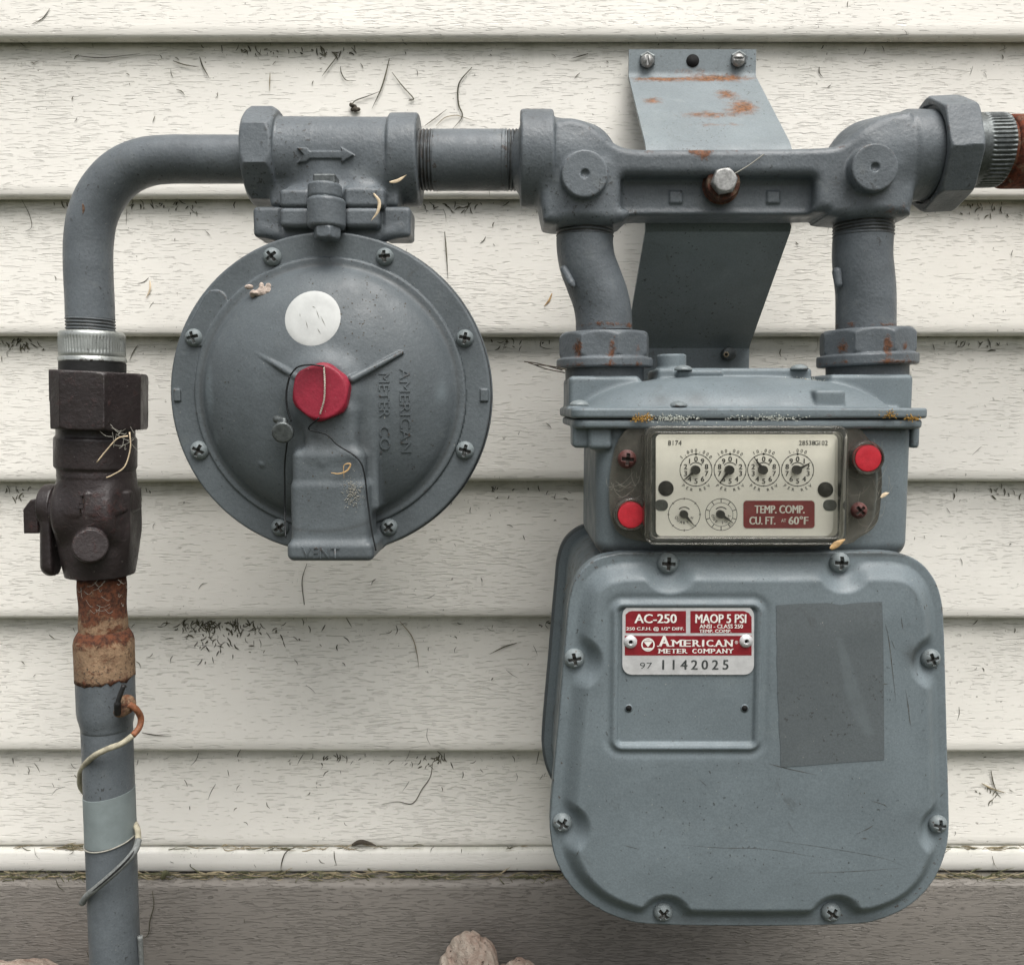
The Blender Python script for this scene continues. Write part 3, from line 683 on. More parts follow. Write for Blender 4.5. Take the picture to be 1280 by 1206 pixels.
# ================================================================== REGULATOR
reg = thing('gas_regulator', 'grey pressure regulator with a big round domed case, red centre cap and vent', 'gas regulator', P(415, 690, -150))
s = S(200, PY)
def fhex(p): return ngon(p, G(FX(297), 199), G(FX(338), 199), 56.5 * s, 8, math.radians(-4), 1.6, 3.0)
def ftee(p):
    d = cyl(p, G(330, 200), G(500, 201), 50.5 * s, 2)
    d = smin(d, cyl(p, G(FX(481), 201), G(FX(519), 201), 55.5 * s, 1.8), 1.6)
    d = smin(d, fhex(p), 1.5)
    d = smin(d, cone(p, G(414, 215), G(414, 256), 42 * s, 58 * s, 2), 9)
    d = smin(d, bx(p, 336, 222, 498, 258, PY - 19, PY + 22, 3), 3); d = smin(d, bx(p, 349, 236, 386, 259, PY - 31, PY + 26, 2.6), 2)
    d = smin(d, bx(p, 430, 234, 480, 259, PY - 31, PY + 26, 2.6), 2)
    d = smin(d, bx(p, 356, 232, 470, 257, PY - 27, PY + 26, 4), 4)
    d = smin(d, caps(p, P(455, 236, PY - 14), P(476, 214, PY - 12), 12, 12), 8)
    arrow = [(372, 186), (384, 186), (388, 190), (427, 190), (427, 185), (443, 194.5), (427, 204), (427, 199), (388, 199), (383, 203), (372, 204), (380, 194.5)]
    d = smin(d, smax(extr(p, pz(arrow, -151), -158, -130, .4), cyl(p, G(330, 200), G(500, 201), 50.5 * s + 1.8, .2), .4), .9)
    return d
sdfpart('inlet_tee', ftee, P(284, 264, PY - 38), P(530, 132, PY + 36), .85, M['cast'], reg, rust=lambda V: .5 * blob(V, P(333, 172, PY - 26), 3) + .45 * blob(V, P(350, 236, PY - 25), 5) + .4 * blob(V, P(305, 176, PY - 28), 2.5))
def flug(p):
    d = bx(p, 318, 259, 512, 278, PY - 22, PY + 6, 1.8)
    for x0, x1 in ((316, 350), (478, 513)): d = smin(d, bx(p, x0, 259, x1, 296, PY - 23.5, PY + 2, 2.6), 2)
    for x0, x1 in ((349, 387), (430, 474)): d = smin(d, bx(p, x0, 259, x1, 284, PY - 32, PY + 12, 3), 2.5)
    d = smin(d, bx(p, 362, 262, 462, 306, PY - 24, PY + 20, 4), 5)
    d = smin(d, caps(p, P(330, 288, PY - 20), P(372, 303, PY - 18), 3, 5), 4)
    d = smin(d, caps(p, P(500, 288, PY - 20), P(456, 303, PY - 18), 3, 5), 4)
    return d
sdfpart('lower_flange', flug, P(306, 316, PY - 42), P(528, 240, PY + 40), .9, M['cast'], reg, rust=lambda V: .5 * blob(V, P(505, 296, PY - 22), 3) + .4 * blob(V, P(440, 262, PY - 33), 3))
def fcl(p):
    d = smin(cyl(p, P(408, 249, -163), P(408, 286, -163), 11.8, 2.2), bx(p, 390, 251, 427, 284, -164, -148, 2), 2)
    return smin(d, smin(cyl(p, P(406, 230, -162), P(406, 249.5, -162), 10.4, 2), bx(p, 390, 232, 423, 250, -163, -146, 2), 2), 1.0)
sdfpart('clamp', fcl, P(378, 290, -180), P(438, 220, -144), .7, M['cast'], reg, rust=lambda V: .45 * blob(V, P(428, 248, -173), 2.5))
V, Fc, nn = nets(lambda p: bx(p, 391, 217, 419, 233, -169, -155, 1.0), P(385, 238, -173), P(425, 210, -150), .7)
part('bolt_head', V, Fc, M['lead'], reg, normals=nn)
sdfpart('bolt_nut', lambda p: ngon(p, P(409, 283, -166), P(409, 300, -166), 15 * S(290, -164), 6, math.radians(8), 1, 1.5), P(385, 305, -178), P(432, 274, -150), .7, M['cast'], reg)
# round case
CY = -150.0; cc = P(415, 494, CY); cs = S(494, CY); R = 198.5 * cs
fy = CY - 5.0
def fcase(p):
    d = cyl(p, cc + np.array([0, 1, 0]), cc + np.array([0, -5, 0]), R, 1.6)
    d = np.minimum(d, cyl(p, cc + np.array([0, -2, 0]), cc + np.array([0, -7, 0]), 168 * cs, 1.5))
    d = smin(d, ell(p, (cc[0], CY - 4, cc[2]), (80.5, 29, 80.5)), 3.5)
    d = smin(d, ell(p, (cc[0], CY - 6, cc[2]), (70, 30, 70)), 6)
    b0 = P(408, 492, -176); d = smin(d, cone(p, np.array([b0[0], -165, b0[2]]), np.array([b0[0], -190, b0[2]]), 34, 20, 3), 7)
    # vent tower
    vy = -193
    d = smin(d, rbox(p, P(366, 695, vy), P(455, 562, vy) + np.array([0, 34, 0]), 5), 2.5)
    d = smin(d, rbox(p, P(363, 680, vy - 1), P(460, 600, vy) + np.array([0, 34, 0]), 5), 2.0)
    d = smin(d, rbox(p, P(358, 702, vy - 4), P(468, 676, vy) + np.array([0, 44, 0]), 4), 4)
    d = smin(d, rbox(p, P(440, 640, -182), P(470, 484, -185) + np.array([0, 28, 0]), 4), 3)
    d = smin(d, rbox(p, P(380, 600, -184), P(448, 500, -188) + np.array([0, 28, 0]), 5), 4)
    d = smin(d, caps(p, P(404, 540, -186), P(404, 578, -190), 2.5), 3)
    d = smin(d, bx(p, 380, 505, 446, 580, -191, -160, 5), 5)
    # ribs
    d = smin(d, caps(p, P(320, 441, -177.5), P(372, 472, -189), 1.2, 2.4), 1.2)
    d = smin(d, caps(p, P(502, 441, -177.5), P(440, 474, -190), 1.2, 2.4), 1.2)
    # screw seats, side lugs, oval tab
    for a_ in (222, 605): d = smin(d, rbox(p, P(a_ - 5, 502, fy - 1.3), P(a_ + 5, 486, fy + 2), .6), .6)
    d = smin(d, smax(caps(p, P(270, 378, fy), P(248, 418, fy), 15 * cs, 15 * cs), -(p[:, 1] - (fy - 1.0)), .4), .6)
    # dimples / cast flats
    for a_, b_ in ((320, 532), (327, 556), (329, 579)): d = smin(d, ell(p, P(a_, b_, -172), (2.6, 3.6, 2.6)), 1.5)
    return d
RS = [(340, 321), (481, 321), (242, 422), (581, 423), (249, 563), (581, 563), (350, 659), (486, 659)]
case = sdfpart('front_case', fcase, np.array([cc[0] - R - 4, -204, P(400, 712, -190)[2]]), np.array([cc[0] + R + 4, -146, cc[2] + R + 4]), .85, M['case'], reg,
        rust=lambda V: .28 * blob(V, P(470, 415, -172), 12) + .2 * blob(V, P(475, 350, -165), 8),
        grime_shade=lambda V: .45 * blob(V, P(405, 545, -185), 14) + .35 * blob(V, P(452, 560, -183), 8, 14) + .4 * np.exp(-((np.hypot(V[:, 0] - cc[0], V[:, 2] - cc[2]) - 82) / 1.6) ** 2),  # the ring term paints shadow into the dome's groove
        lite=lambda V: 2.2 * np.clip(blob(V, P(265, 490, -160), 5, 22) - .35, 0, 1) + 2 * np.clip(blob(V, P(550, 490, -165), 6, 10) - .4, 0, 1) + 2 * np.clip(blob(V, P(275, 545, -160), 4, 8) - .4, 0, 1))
screws(RS, fy - 1.0, reg, sc=1.06)
sdfpart('rear_case', lambda p: smin(cyl(p, cc + np.array([0, 9, 0]), cc + np.array([0, 1.6, 0]), R + 1.2, 1.4), smax(ell(p, cc + np.array([0, 8, 0]), (88, 50, 88)), -(p[:, 1] - CY - 3), 1), 2), P(200, 720, -153), P(640, 270, -90) + np.array([25, 0, 25]), 1.8, M['case'], reg)
V, Fc = lathe(cc + np.array([0, 1.9, 0]), cc + np.array([0, .7, 0]), [(0, R - 2), (.01, R + .5), (1.1, R + .5), (1.2, R - 2)], 128); part('gasket', V, Fc, M['darkrub'], reg)
b0 = P(400, 490, -198); bb = np.array([b0[0], -182, b0[2]])
def fcap(p):
    d = ngon(p, bb, b0 + np.array([0, -.2, 0]), 34.5 * S(490, -198), 6, math.radians(22), 1.0, 3.4); d = smax(d, cyl(p, bb, b0 + np.array([0, -.2, 0]), 37.2 * S(490, -198), 1.2), .6)
    return smin(d, cyl(p, bb + np.array([0, -1, 0]), bb + np.array([0, -8, 0]), 37.5 * S(490, -198), 1), .8)
rc = sdfpart('red_cap', fcap, P(355, 535, -206), P(445, 445, -178), .55, M['red'], reg, rust=lambda V: .8 * blob(V, P(397, 527, -192), 5) + .3 * blob(V, P(420, 515, -190), 5))
sfc = surf_y(fcase, -210, -150)
# white round sticker lying on the dome
n = 48; ring = [(0, 0)] + [(r_ * math.cos(2 * math.pi * i / n), r_ * math.sin(2 * math.pi * i / n)) for r_ in (9, 18, 27, 33, 35) for i in range(n)]
c_ = P(394, 399, -172); sc_ = S(399, -172)
xy = np.array(ring) * sc_; Vx = c_[0] + xy[:, 0]; Vz = c_[2] + xy[:, 1]; Vy = sfc(Vx, Vz) - .25; Vy[-n:] += .3
V = np.stack([Vx, Vy, Vz], 1); Fc = [(0, 1 + i, 1 + (i + 1) % n) for i in range(n)] + [(1 + k * n + i, 1 + (k + 1) * n + i, 1 + (k + 1) * n + (i + 1) % n, 1 + k * n + (i + 1) % n) for k in range(4) for i in range(n)]
part('round_sticker', V, Fc, M['sticker'], reg)
V, Fc = join([text('AMERICAN', 509, 513, 12.5, -168, 104, .0, math.pi / 2, .7, sfc), text('METER', 484, 494, 12.5, -170, 54, .0, math.pi / 2, .7, sfc), text('CO.', 484, 549, 12.5, -170, 34, .0, math.pi / 2, .7, sfc)])
part('raised_lettering', V, Fc, M['case'], reg)
V, Fc = text('VENT', 402, 690, 14, -195, 47, .0, 0, .8, sfc); part('vent_lettering', V, Fc, M['case'], reg)
def rfilm(a1, b1, l_, an, wpx):
    p0 = P(a1, b1, -172); p1 = P(a1 + l_ * math.cos(an), b1 + l_ * math.sin(an), -172); d_ = p1 - p0; n_ = np.array([d_[2], 0, -d_[0]]); n_ /= np.linalg.norm(n_) + 1e-9; w_ = wpx * .24; m_ = (p0 + p1) / 2
    V = np.array([p0, m_ + n_ * w_, p1, m_ - n_ * w_]); V[:, 1] = sfc(V[:, 0], V[:, 2]) - .12; return V, [(0, 1, 2, 3)]
sp_ = []
for _ in range(150):
    a1, b1 = (random.gauss(455, 30), random.gauss(375, 40)) if random.random() < .5 else (random.uniform(250, 580), random.uniform(330, 640))
    if math.hypot(a1 - 415, b1 - 494) < 180 and math.hypot(a1 - 400, b1 - 490) > 50: sp_.append(rfilm(a1, b1, random.uniform(1, 3), random.uniform(0, 3.1), random.uniform(.8, 2.2)))
V, Fc = join(sp_); part('dirt_specks', V, Fc, M['leaf'], reg, kind='stuff')
ml = []
for a1, b1, l_, an in ((398, 388, 14, 1.2), (404, 396, 16, 1.1), (386, 402, 12, 1.25), (401, 412, 9, 1.0), (392, 384, 6, .4), (378, 393, 5, 1.4)):
    V, Fc = rfilm(a1, b1, l_, an, .7); V[:, 1] -= .3; ml.append((V, Fc))
V, Fc = join(ml); part('sticker_scratches', V, Fc, M['clip'], reg, kind='stuff')
# seal wire and lead seal hanging on the cap
sw = thing('seal_wire', 'thin twisted seal wire with a round lead seal looped over the red cap', 'wire seal', P(400, 690, -200))
def wire(pts, r, mat, nm, par, n=10):
    V, Fc = sweep(cat(pts, n), r, 8); return part(nm, V, Fc, mat, par)
V_, F_ = sweep(cat([P(405, 459, -199.5), P(406, 480, -200.5), P(405, 500, -200.5), P(400, 518, -200)], 22), .55, 8)
tt = np.arange(len(V_)); V_[:, 0] += .25 * np.sin(V_[:, 2] * 5); part('bright_strand', V_, F_, M['silver'], sw)
wire([P(362, 470, -196), P(358, 490, -196), P(359, 510, -196), P(364, 527, -196)], .6, M['darkwire'], 'dark_strand', sw)
wire([P(362, 470, -196), P(372, 459, -199), P(388, 456, -200), P(405, 458, -200)], .5, M['darkwire'], 'dark_strand', sw)
wire([P(359, 552, -193), P(356, 580, -187), P(356, 610, -184), P(356, 640, -184), P(357, 672, -194)], .5, M['darkwire'], 'dark_strand', sw)
wire([P(399, 522, -198), P(386, 536, -194), P(408, 543, -195), P(422, 556, -195.5), P(446, 572, -195.5), P(455, 590, -195.5), P(460, 630, -195), P(465, 665, -197), P(470, 688, -198)], .5, M['darkwire'], 'dark_strand', sw)
c_ = P(352, 540, -190)
sdfpart('lead_seal', lambda p: smin(cyl(p, P(355, 539, -191), P(353, 541, -197), 6.4, 1.3), caps(p, P(346, 524, -192), P(355, 526, -194), 2.4, 2.2), 1.0), P(330, 562, -202), P(378, 512, -184), .5, M['lead'], sw)

# ================================================================== NIPPLE
nip = thing('pipe_nipple', 'short straight grey threaded pipe between the regulator and the meter bar', 'pipe', P(585, 237, PY))
BY = -130.0
s = S(200, PY)
V, Fc = lathe(G(FX(536), 200.5), G(634, 200.5), [(np.linalg.norm(G(634, 200.5) - G(FX(536), 200.5)) * i / 8, 36.6 * s) for i in range(9)], 64); part('pipe', V, Fc, M['pipe'], nip, sharp=50)
thread('thread', G(FX(541), 200.5), G(FX(516), 200.5), 37.2 * s, nip, M['pipe'], 2.3, 1.1, .25, .3)
thread('thread', G(626, 200.5), G(653, 200.5), 37.2 * s, nip, M['pipe'], 2.3, 1.1, .15, .12)

# ================================================================== METER BAR
bar = thing('meter_bar', 'grey cast iron meter bar with two round pads and a centre bolt above the meter', 'meter bar', P(905, 270, BY))
def Bp(px, py, dy=0.): return P(px, py, BY + dy)
s = S(215, BY)
xl = X(727, 250, BY); xr = X(1084, 250, BY)
BARP = cat([np.array(q) for q in pz([(690, 158), (708, 150), (728, 153), (748, 165), (768, 181), (792, 188), (850, 188.5), (960, 188), (1030, 186), (1052, 180), (1072, 166), (1094, 152), (1118, 145), (1140, 150), (1140, 235), (1134, 262), (1128, 271), (1042, 272), (1030, 266), (1000, 267), (900, 267), (800, 267), (785, 271), (768, 280), (690, 281), (678, 270), (676, 235), (682, 200)], BY - 17)], 3)
def fbar(p):
    d = cyl(p, Bp(650, 200), Bp(691, 200), 58.5 * s, 2.0)
    d = smin(d, caps(p, Bp(684, 202), Bp(722, 206), 52 * s, 50 * s), 2.2)
    col = cyl(p, np.array([xl, BY, Z(215, BY)]), np.array([xl, BY, Z(281, BY)]), 50.5 * s, 3.5)
    d = smin(d, col, 6)
    d = smin(d, rbox(p, Bp(676, 262, -26), Bp(777, 281, 24), 4), 4) if False else d
    yb = BY
    beam = extr(p, BARP, yb - 23, yb + 18, 5.5)
    cut = bx(p, 783, 204, 1040, 248, yb - 50, yb - 10.5, 4)
    beam = smax(beam, -cut, 6)
    d = smin(d, beam, 5)
    col2 = cyl(p, np.array([xr, BY, Z(215, BY)]), np.array([xr, BY, Z(273, BY)]), 49.5 * s, 3.5)
    d = smin(d, col2, 6)
    d = smin(d, caps(p, Bp(1085, 205), Bp(1130, 196), 52 * s, 53 * s), 6)
    d = smin(d, cyl(p, Bp(1125, 196), Bp(1160, 195), 54 * s, 2), 3)
    for a_, b_ in ((731, 217), (1094, 209)):
        q = P(a_, b_, -163); pad = cyl(p, np.array([q[0], -145, q[2]]), q, 29.3 * S(b_, -163), 1.2); d = smin(d, pad, 1.8)
        d = smax(d, -ell(p, q, (2.6, 2.2, 2.6)), .8)
    for a_ in (845, 967): d = smin(d, bx(p, a_ - 8, 239, a_ + 8, 254, yb - 12.2, yb - 4, 1), 1.8)
    return d
def bar_rust(V):
    r = np.zeros(len(V))
    for a_, b_, q in ((812, 188, 3), (870, 188, 5), (915, 187, 4), (1048, 183, 3), (1118, 260, 6), (880, 192, 5), (1083, 184, 2)): r += .55 * blob(V, P(a_, b_, -152), q * 1.6, q)
    return np.clip(r, 0, .8)
sdfpart('bar_casting', fbar, Bp(640, 290, -46), Bp(1195, 130, 42), .95, M['cast'], bar, rust=bar_rust)
q = P(904, 229, -150)
V, Fc = lathe(q + np.array([0, 6, 0]), q + np.array([0, -1, 0]), [(0, 12), (.3, 20.5 * s), (6.0, 20.5 * s), (7, 19.4 * s)], 40)
ws = part('washer', V, Fc, M['rusty'], bar, sharp=40, attrs={'rust': np.full(len(V), .2), 'grime_shade': np.full(len(V), .55)})
sdfpart('bolt', lambda p: smax(ngon(p, q + np.array([-.3, 0, .3]), q + np.array([-.3, -7, .3]), 14.2 * s, 6, math.radians(10), .7, 1.6), -(cyl(p, q + np.array([0, -6.6, 0]), q + np.array([0, -12, 0]), 3, .3) + 9), .5), q - 14, q + 14, .5, M['steel'], bar)

# outlet union
ou = thing('outlet_union', 'large grey octagonal union nut with knurled collar, right end of the meter bar', 'pipe fitting', P(1200, 258, BY))
s = S(190, BY)
def fou(p):
    d = ngon(p, Bp(1155, 194), Bp(1197, 192), 64 * s, 8, math.radians(29), 1.2, 1.6)
    return smax(d, -cyl(p, Bp(1140, 195), Bp(1160, 194), 57.5 * s, .5), 1)
sdfpart('union_nut', fou, Bp(1120, 285, -45), Bp(1245, 98, 45), .9, M['cast'], ou, rust=lambda V: .35 * blob(V, P(1172, 190, -150), 5, 12) + .4 * blob(V, P(1226, 235, -155), 4, 9), grime_shade=lambda V: .5 * blob(V, P(1170, 215, -150), 5, 20))
c0, c1 = Bp(1192, 189), Bp(1249, 188); Ln = np.linalg.norm(c1 - c0)
def kn2(t, ang, r):
    k = ss((t - Ln * .48) / 1.0) * ss((Ln - 1.2 - t) / .8); return r - k * .9 * (.5 + .5 * np.clip(np.sin(ang * 50) * 2.5, -1, 1))
V, Fc = lathe(c0, c1, [(0, 43 * s), (Ln * .44, 43.5 * s), (Ln * .47, 43.5 * s), (Ln * .5, 44.5 * s)] + [(Ln * t, 44.5 * s) for t in (.56, .65, .75, .85, .92)] + [(Ln - .7, 44 * s), (Ln, 40 * s)], 400, kn2)
part('knurled_collar', V, Fc, M['lead'], ou, sharp=35)
op = thing('outlet_pipe', 'rusty orange brown outlet pipe leaving the frame at the right edge', 'pipe', Bp(1290, 235))
V, Fc = lathe(Bp(1246, 190), Bp(2600, 190), [(0, 39 * s), (3, 40 * s), (60, 40 * s), (500, 40 * s), (680, 40 * s)], 48)
part('pipe', V, Fc, M['rusty'], op, sharp=40, attrs={'rust': np.full(len(V), .2)})
sdfpart('pipe_coupling', lambda p: cyl(p, Bp(1253, 190), Bp(1330, 190), 44 * s, 2.5), Bp(1230, 260, -35), Bp(1350, 120, 35), 1.1, M['rusty'], op, rust=lambda V: np.full(len(V), .25))

# ================================================================== WALL BRACKET
br = thing('wall_bracket', 'bent grey steel bracket with orange rust stains, screwed to the siding behind the meter bar', 'bracket', P(865, 450, -12))
xL = X(786, 80, -15); xR = X(945, 80, -15)
zt_, zk = Z(62, -15), Z(97, -15); yk2 = -112.0; zk2 = Z(186, yk2); zk3 = Z(290, yk2); zk4 = Z(432, -15); zk5 = Z(475, -15)
prof = cat([(-15, zt_), (-15, zk + 3)], 8).tolist() + cat([(-15, zk + 3), (-16.5, zk), (-20, zk - 3)], 5)[1:].tolist()
prof += [(-20 + (yk2 + 5 + 20) * t, zk - 3 + (zk2 + 5 - zk + 3) * t) for t in np.linspace(.05, .98, 24)]
prof += [(yk2 + 2, zk2 + 1), (yk2, zk2 - 4)] + [(yk2, zk2 - 4 + (zk3 - zk2 + 4) * t) for t in np.linspace(.1, 1, 8)]
prof += [(yk2 + (-16 - yk2) * t, zk3 + (zk4 - zk3) * t) for t in np.linspace(.04, .98, 24)] + [(-15, zk4 - 2), (-15, zk5)]
prof = np.array(prof); nx = 40; xs = np.linspace(xL, xR, nx); V = []; n = len(prof)
tg = np.gradient(prof, axis=0); tg /= np.linalg.norm(tg, axis=1)[:, None]; nr = np.stack([tg[:, 1], -tg[:, 0]], 1)
back = prof - nr * 2.6 * np.sign((nr[:, :1] * -1) * 0 + 1)
for side in (prof, back):
    for x in xs: V.append(np.stack([np.full(n, x), side[:, 0], side[:, 1]], 1))
V = np.concatenate(V); Fc = []
for sd_ in (0, 1):
    for i in range(nx - 1):
        for k in range(n - 1):
            a_ = sd_ * nx * n + i * n + k; q_ = (a_, a_ + 1, a_ + n + 1, a_ + n); Fc.append(q_ if sd_ else q_[::-1])
o2 = nx * n
for k in range(n - 1): Fc.append((k, k + 1, o2 + k + 1, o2 + k)); Fc.append(((nx - 1) * n + k, (nx - 1) * n + k + 1, o2 + (nx - 1) * n + k + 1, o2 + (nx - 1) * n + k)[::-1])
for i in range(nx - 1): Fc.append((i * n, (i + 1) * n, o2 + (i + 1) * n, o2 + i * n)); Fc.append((i * n + n - 1, (i + 1) * n + n - 1, o2 + (i + 1) * n + n - 1, o2 + i * n + n - 1)[::-1])
ru = np.zeros(len(V))
for a_, b_, yy, rx_, rz_, am in ((820, 100, -20, 24, 3.5, .75), (900, 98, -20, 28, 4.5, .8), (905, 120, -38, 9, 6, .7), (925, 138, -55, 12, 9, .75), (880, 147, -65, 20, 4, .65), (815, 128, -48, 9, 5, .6), (895, 160, -78, 22, 3, .4), (860, 88, -15, 20, 3, .35)):
    q_ = P(a_, b_, yy); ru += am * np.exp(-((V[:, 0] - q_[0]) / rx_) ** 2 - ((V[:, 2] - q_[2]) / rz_) ** 2)
part('bracket_plate', V, Fc, M['bracket'], br, attrs={'rust': np.clip(ru * 1.25, 0, .95)}, sharp=40)
V, Fc = disc(866, 76, 8, -15.6, -14); part('screw_hole', V, Fc, M['hole'], br)
for a_, b_ in ((809, 76), (923, 75)):
    inst('screw', SLOT, P(a_, b_, -18.5), br, (0, random.choice([1.4, 1.6]) if a_ < 900 else .05, 0), .98)
    q = P(a_, b_, -15.8); V, Fc = lathe(q, q + np.array([0, -2, 0]), [(0, 5.5), (.2, 6.6), (1.6, 6.6), (2, 5.5)], 6); part('washer', V, Fc, M['lead'], br, False)
q = P(909, 443, -16); V, Fc = lathe(q, q + np.array([0, -9, 0]), [(0, 5), (.2, 5.2), (8.6, 5.2), (9, 4.4)], 24); part('screw', V, Fc, M['lead'], br, sharp=30)
V, Fc = disc(908, 443, 3.6, -25.7, -24, 6); part('socket', V, Fc, M['husk'], br)
V, Fc = disc(908, 443, 2.2, -26.0, -25, 6); part('socket_hole', V, Fc, M['hole'], br)

# ================================================================== METER SWIVELS
def swivel(label, cx, path_px, rpx, nut, thr):
    nut = nut[:2] + tuple(507 + (q - 507) * .948 for q in nut[2:])
    t_ = thing('meter_swivel', label, 'pipe fitting', P(cx, 470, BY), 'swivel connections on top of the meter')
    s = S(350, BY)
    pth = cat([Bp(*q) for q in path_px], 10); V, Fc = sweep(pth, rpx * s, 56)
    zlow = Z(408, BY)
    part('swivel_pipe', V, Fc, M['cast'], t_, sharp=60, attrs={'rust': .50 * np.exp(-((V[:, 2] - zlow) / 2.4) ** 2) * (V[:, 2] > zlow - 2) , 'grime_shade': 0 * V[:, 0]})
    thread('thread', Bp(thr[0], 272), Bp(thr[0], 298), (rpx + 1) * s, t_, M['pipe'], 2.2, 1.0, .3, .1)
    (xa, xb, y0, y1, y2) = nut; s = S(430, BY); cxn = (xa + xb) / 2
    def fn(p):
        d = ngon(p, Bp(cxn, y0), Bp(cxn, y1 + 3), (xb - xa) / 2 * s * .965, 8, math.radians(12), 1.6, 3.0)
        rim = cyl(p, Bp(cxn, y1), Bp(cxn, y2), ((xb - xa) / 2 + 4.5) * s, 1.6)
        return smin(d, rim, 1.2)
    def rn_(V):
        r_ = np.zeros(len(V))
        for k, am in thr[1]: 
            q_ = P(k, (y0 + y1) / 2 + 3, -160); r_ += 1.25 * am * np.exp(-((V[:, 0] - q_[0]) / 3.6) ** 2 - ((V[:, 2] - q_[2]) / 9) ** 2)
        r_ += .42 * np.exp(-((V[:, 2] - Z(y2 - 5, -160)) / 2.2) ** 2) * (V[:, 1] < BY)
        return np.clip(r_, 0, .8)
    sdfpart('union_nut', fn, Bp(xa - 12, y2 + 6, -42), Bp(xb + 12, y0 - 6, 42), .8, M['cast'], t_, rust=rn_)
    V, Fc = lathe(Bp(cxn, y2 - 3), Bp(cxn, 476), [(0, 49 * s), (1.5, 49 * s), (10, 49 * s), (12, 49.5 * s)], 64); part('neck', V, Fc, M['cast'], t_, sharp=40, attrs={'grime_shade': np.full(len(V), .2)})
    return t_
sl = swivel('offset grey swivel pipe and rusty nut on the left of the meter top', 757, [(731, 296), (731, 308), (734, 328), (742, 350), (750, 372), (754, 392), (755, 414)], 35.2, (700, 811, 411, 445, 458), (731, ((723, .6), (765, .55), (800, .4))))
sr_ = swivel('nearly straight grey swivel pipe and rusty nut on the right of the meter top', 1082, [(1079, 294), (1078, 308), (1078, 325), (1080, 345), (1082, 370), (1082, 414)], 35.8, (1028, 1139, 407, 440, 455), (1079, ((1062, .45), (1110, .65), (1136, .4))))
V, Fc, nn = nets(lambda p: smin(caps(p, P(705, 337, -140), P(714, 354, -144), 2.6), caps(p, P(709, 343, -142), P(716, 357, -145), 1.6), 1), P(692, 368, -158), P(728, 324, -138), .7)
part('cast_lug', V, Fc, M['cast'], sl, normals=nn)
V, Fc, nn = nets(lambda p: caps(p, P(1046, 340, -136), P(1048, 355, -137), 3.0, 2.6), P(1030, 370, -148), P(1060, 322, -128), .7)
part('cast_lug', V, Fc, M['cast'], sr_, normals=nn)

# ================================================================== GAS METER
gm = thing('gas_meter', 'blue grey household gas meter with a dial window above a large rounded front cover', 'gas meter', P(940, 1158, -130))
FY = -205.0
out_px = [(775, 690), (745, 698), (722, 718), (711, 748), (707, 785), (702, 840), (697, 900), (691, 965), (687, 1015), (687, 1042), (694, 1075), (712, 1107), (742, 1133), (780, 1150), (820, 1156), (940, 1158), (1060, 1156), (1100, 1150), (1138, 1132), (1165, 1105), (1181, 1072), (1187, 1040), (1187, 1005), (1185, 930), (1183, 850), (1181, 785), (1178, 750), (1168, 722), (1148, 700), (1118, 690), (1060, 689), (940, 690), (840, 689)]
op_ = pz(out_px, FY); oc = cat([np.array(q) for q in op_ + [op_[0]]], 5)[:-1]
MS = [(835, 704), (1050, 703), (718, 823), (1164, 823), (703, 1028), (1173, 1030), (829, 1140), (1039, 1140)]
ms = [P(a_, b_, FY) for a_, b_ in MS]; s = S(900, FY)
fr_c = P(858, 845, FY - 9); fw_, fh_ = 90 * s, 91 * s
def fpan(p):
    q = p[:, [0, 2]]; d2 = poly2(q, oc); ins_ = -d2
    H = 8.5 * ss((ins_ - 11 * s) / (24 * s))
    crown = 1.6 * ss((ins_ - 20 * s) / (80 * s))
    k = np.ones(len(p))
    for (mx, _, mz) in ms: k *= ss((np.hypot(q[:, 0] - mx, q[:, 1] - mz) - 13.5 * s) / (23 * s))
    H = (H + crown) * k
    rq = np.abs(q - fr_c[[0, 2]]) - (np.array([fw_, fh_]) - 12 * s); rd = np.hypot(np.maximum(rq[:, 0], 0), np.maximum(rq[:, 1], 0)) + np.minimum(rq.max(1), 0) - 12 * s
    H = H + 1.2 * np.exp(-((rd + 1.5 * s) / (3.6 * s)) ** 2) - 1.6 * ss(-(rd + 5 * s) / (3.5 * s)) - .8 * np.exp(-((rd - 6 * s) / (5 * s)) ** 2)
    top_ = (FY - H) - p[:, 1]
    lip = 1.2 * ss(1 - ins_ / (5 * s)) * 0
    d = smax(top_ * .8, d2 + .4, .8)
    return smax(d, p[:, 1] - (FY + 5), .5)
lo = np.array([oc[:, 0].min() - 4, -222, oc[:, 1].min() - 4]); hi = np.array([oc[:, 0].max() + 4, -196, oc[:, 1].max() + 4])
def pan_g(V):
    g = .55 * np.exp(-((V[:, 2] - Z(693, -206)) / 2.2) ** 2) * (V[:, 1] > -210)
    g = g + .35 * np.exp(-((V[:, 2] - Z(1150, -206)) / 4) ** 2) * (V[:, 1] > -213)  # dark band paints shade into the bottom crease
    for (a_, b_), am in zip([(1140, 815), (1150, 830), (1140, 1020), (735, 810)], (.5, .3, .25, .2)): g += am * blob(V, P(a_, b_, -212), 7)
    return g
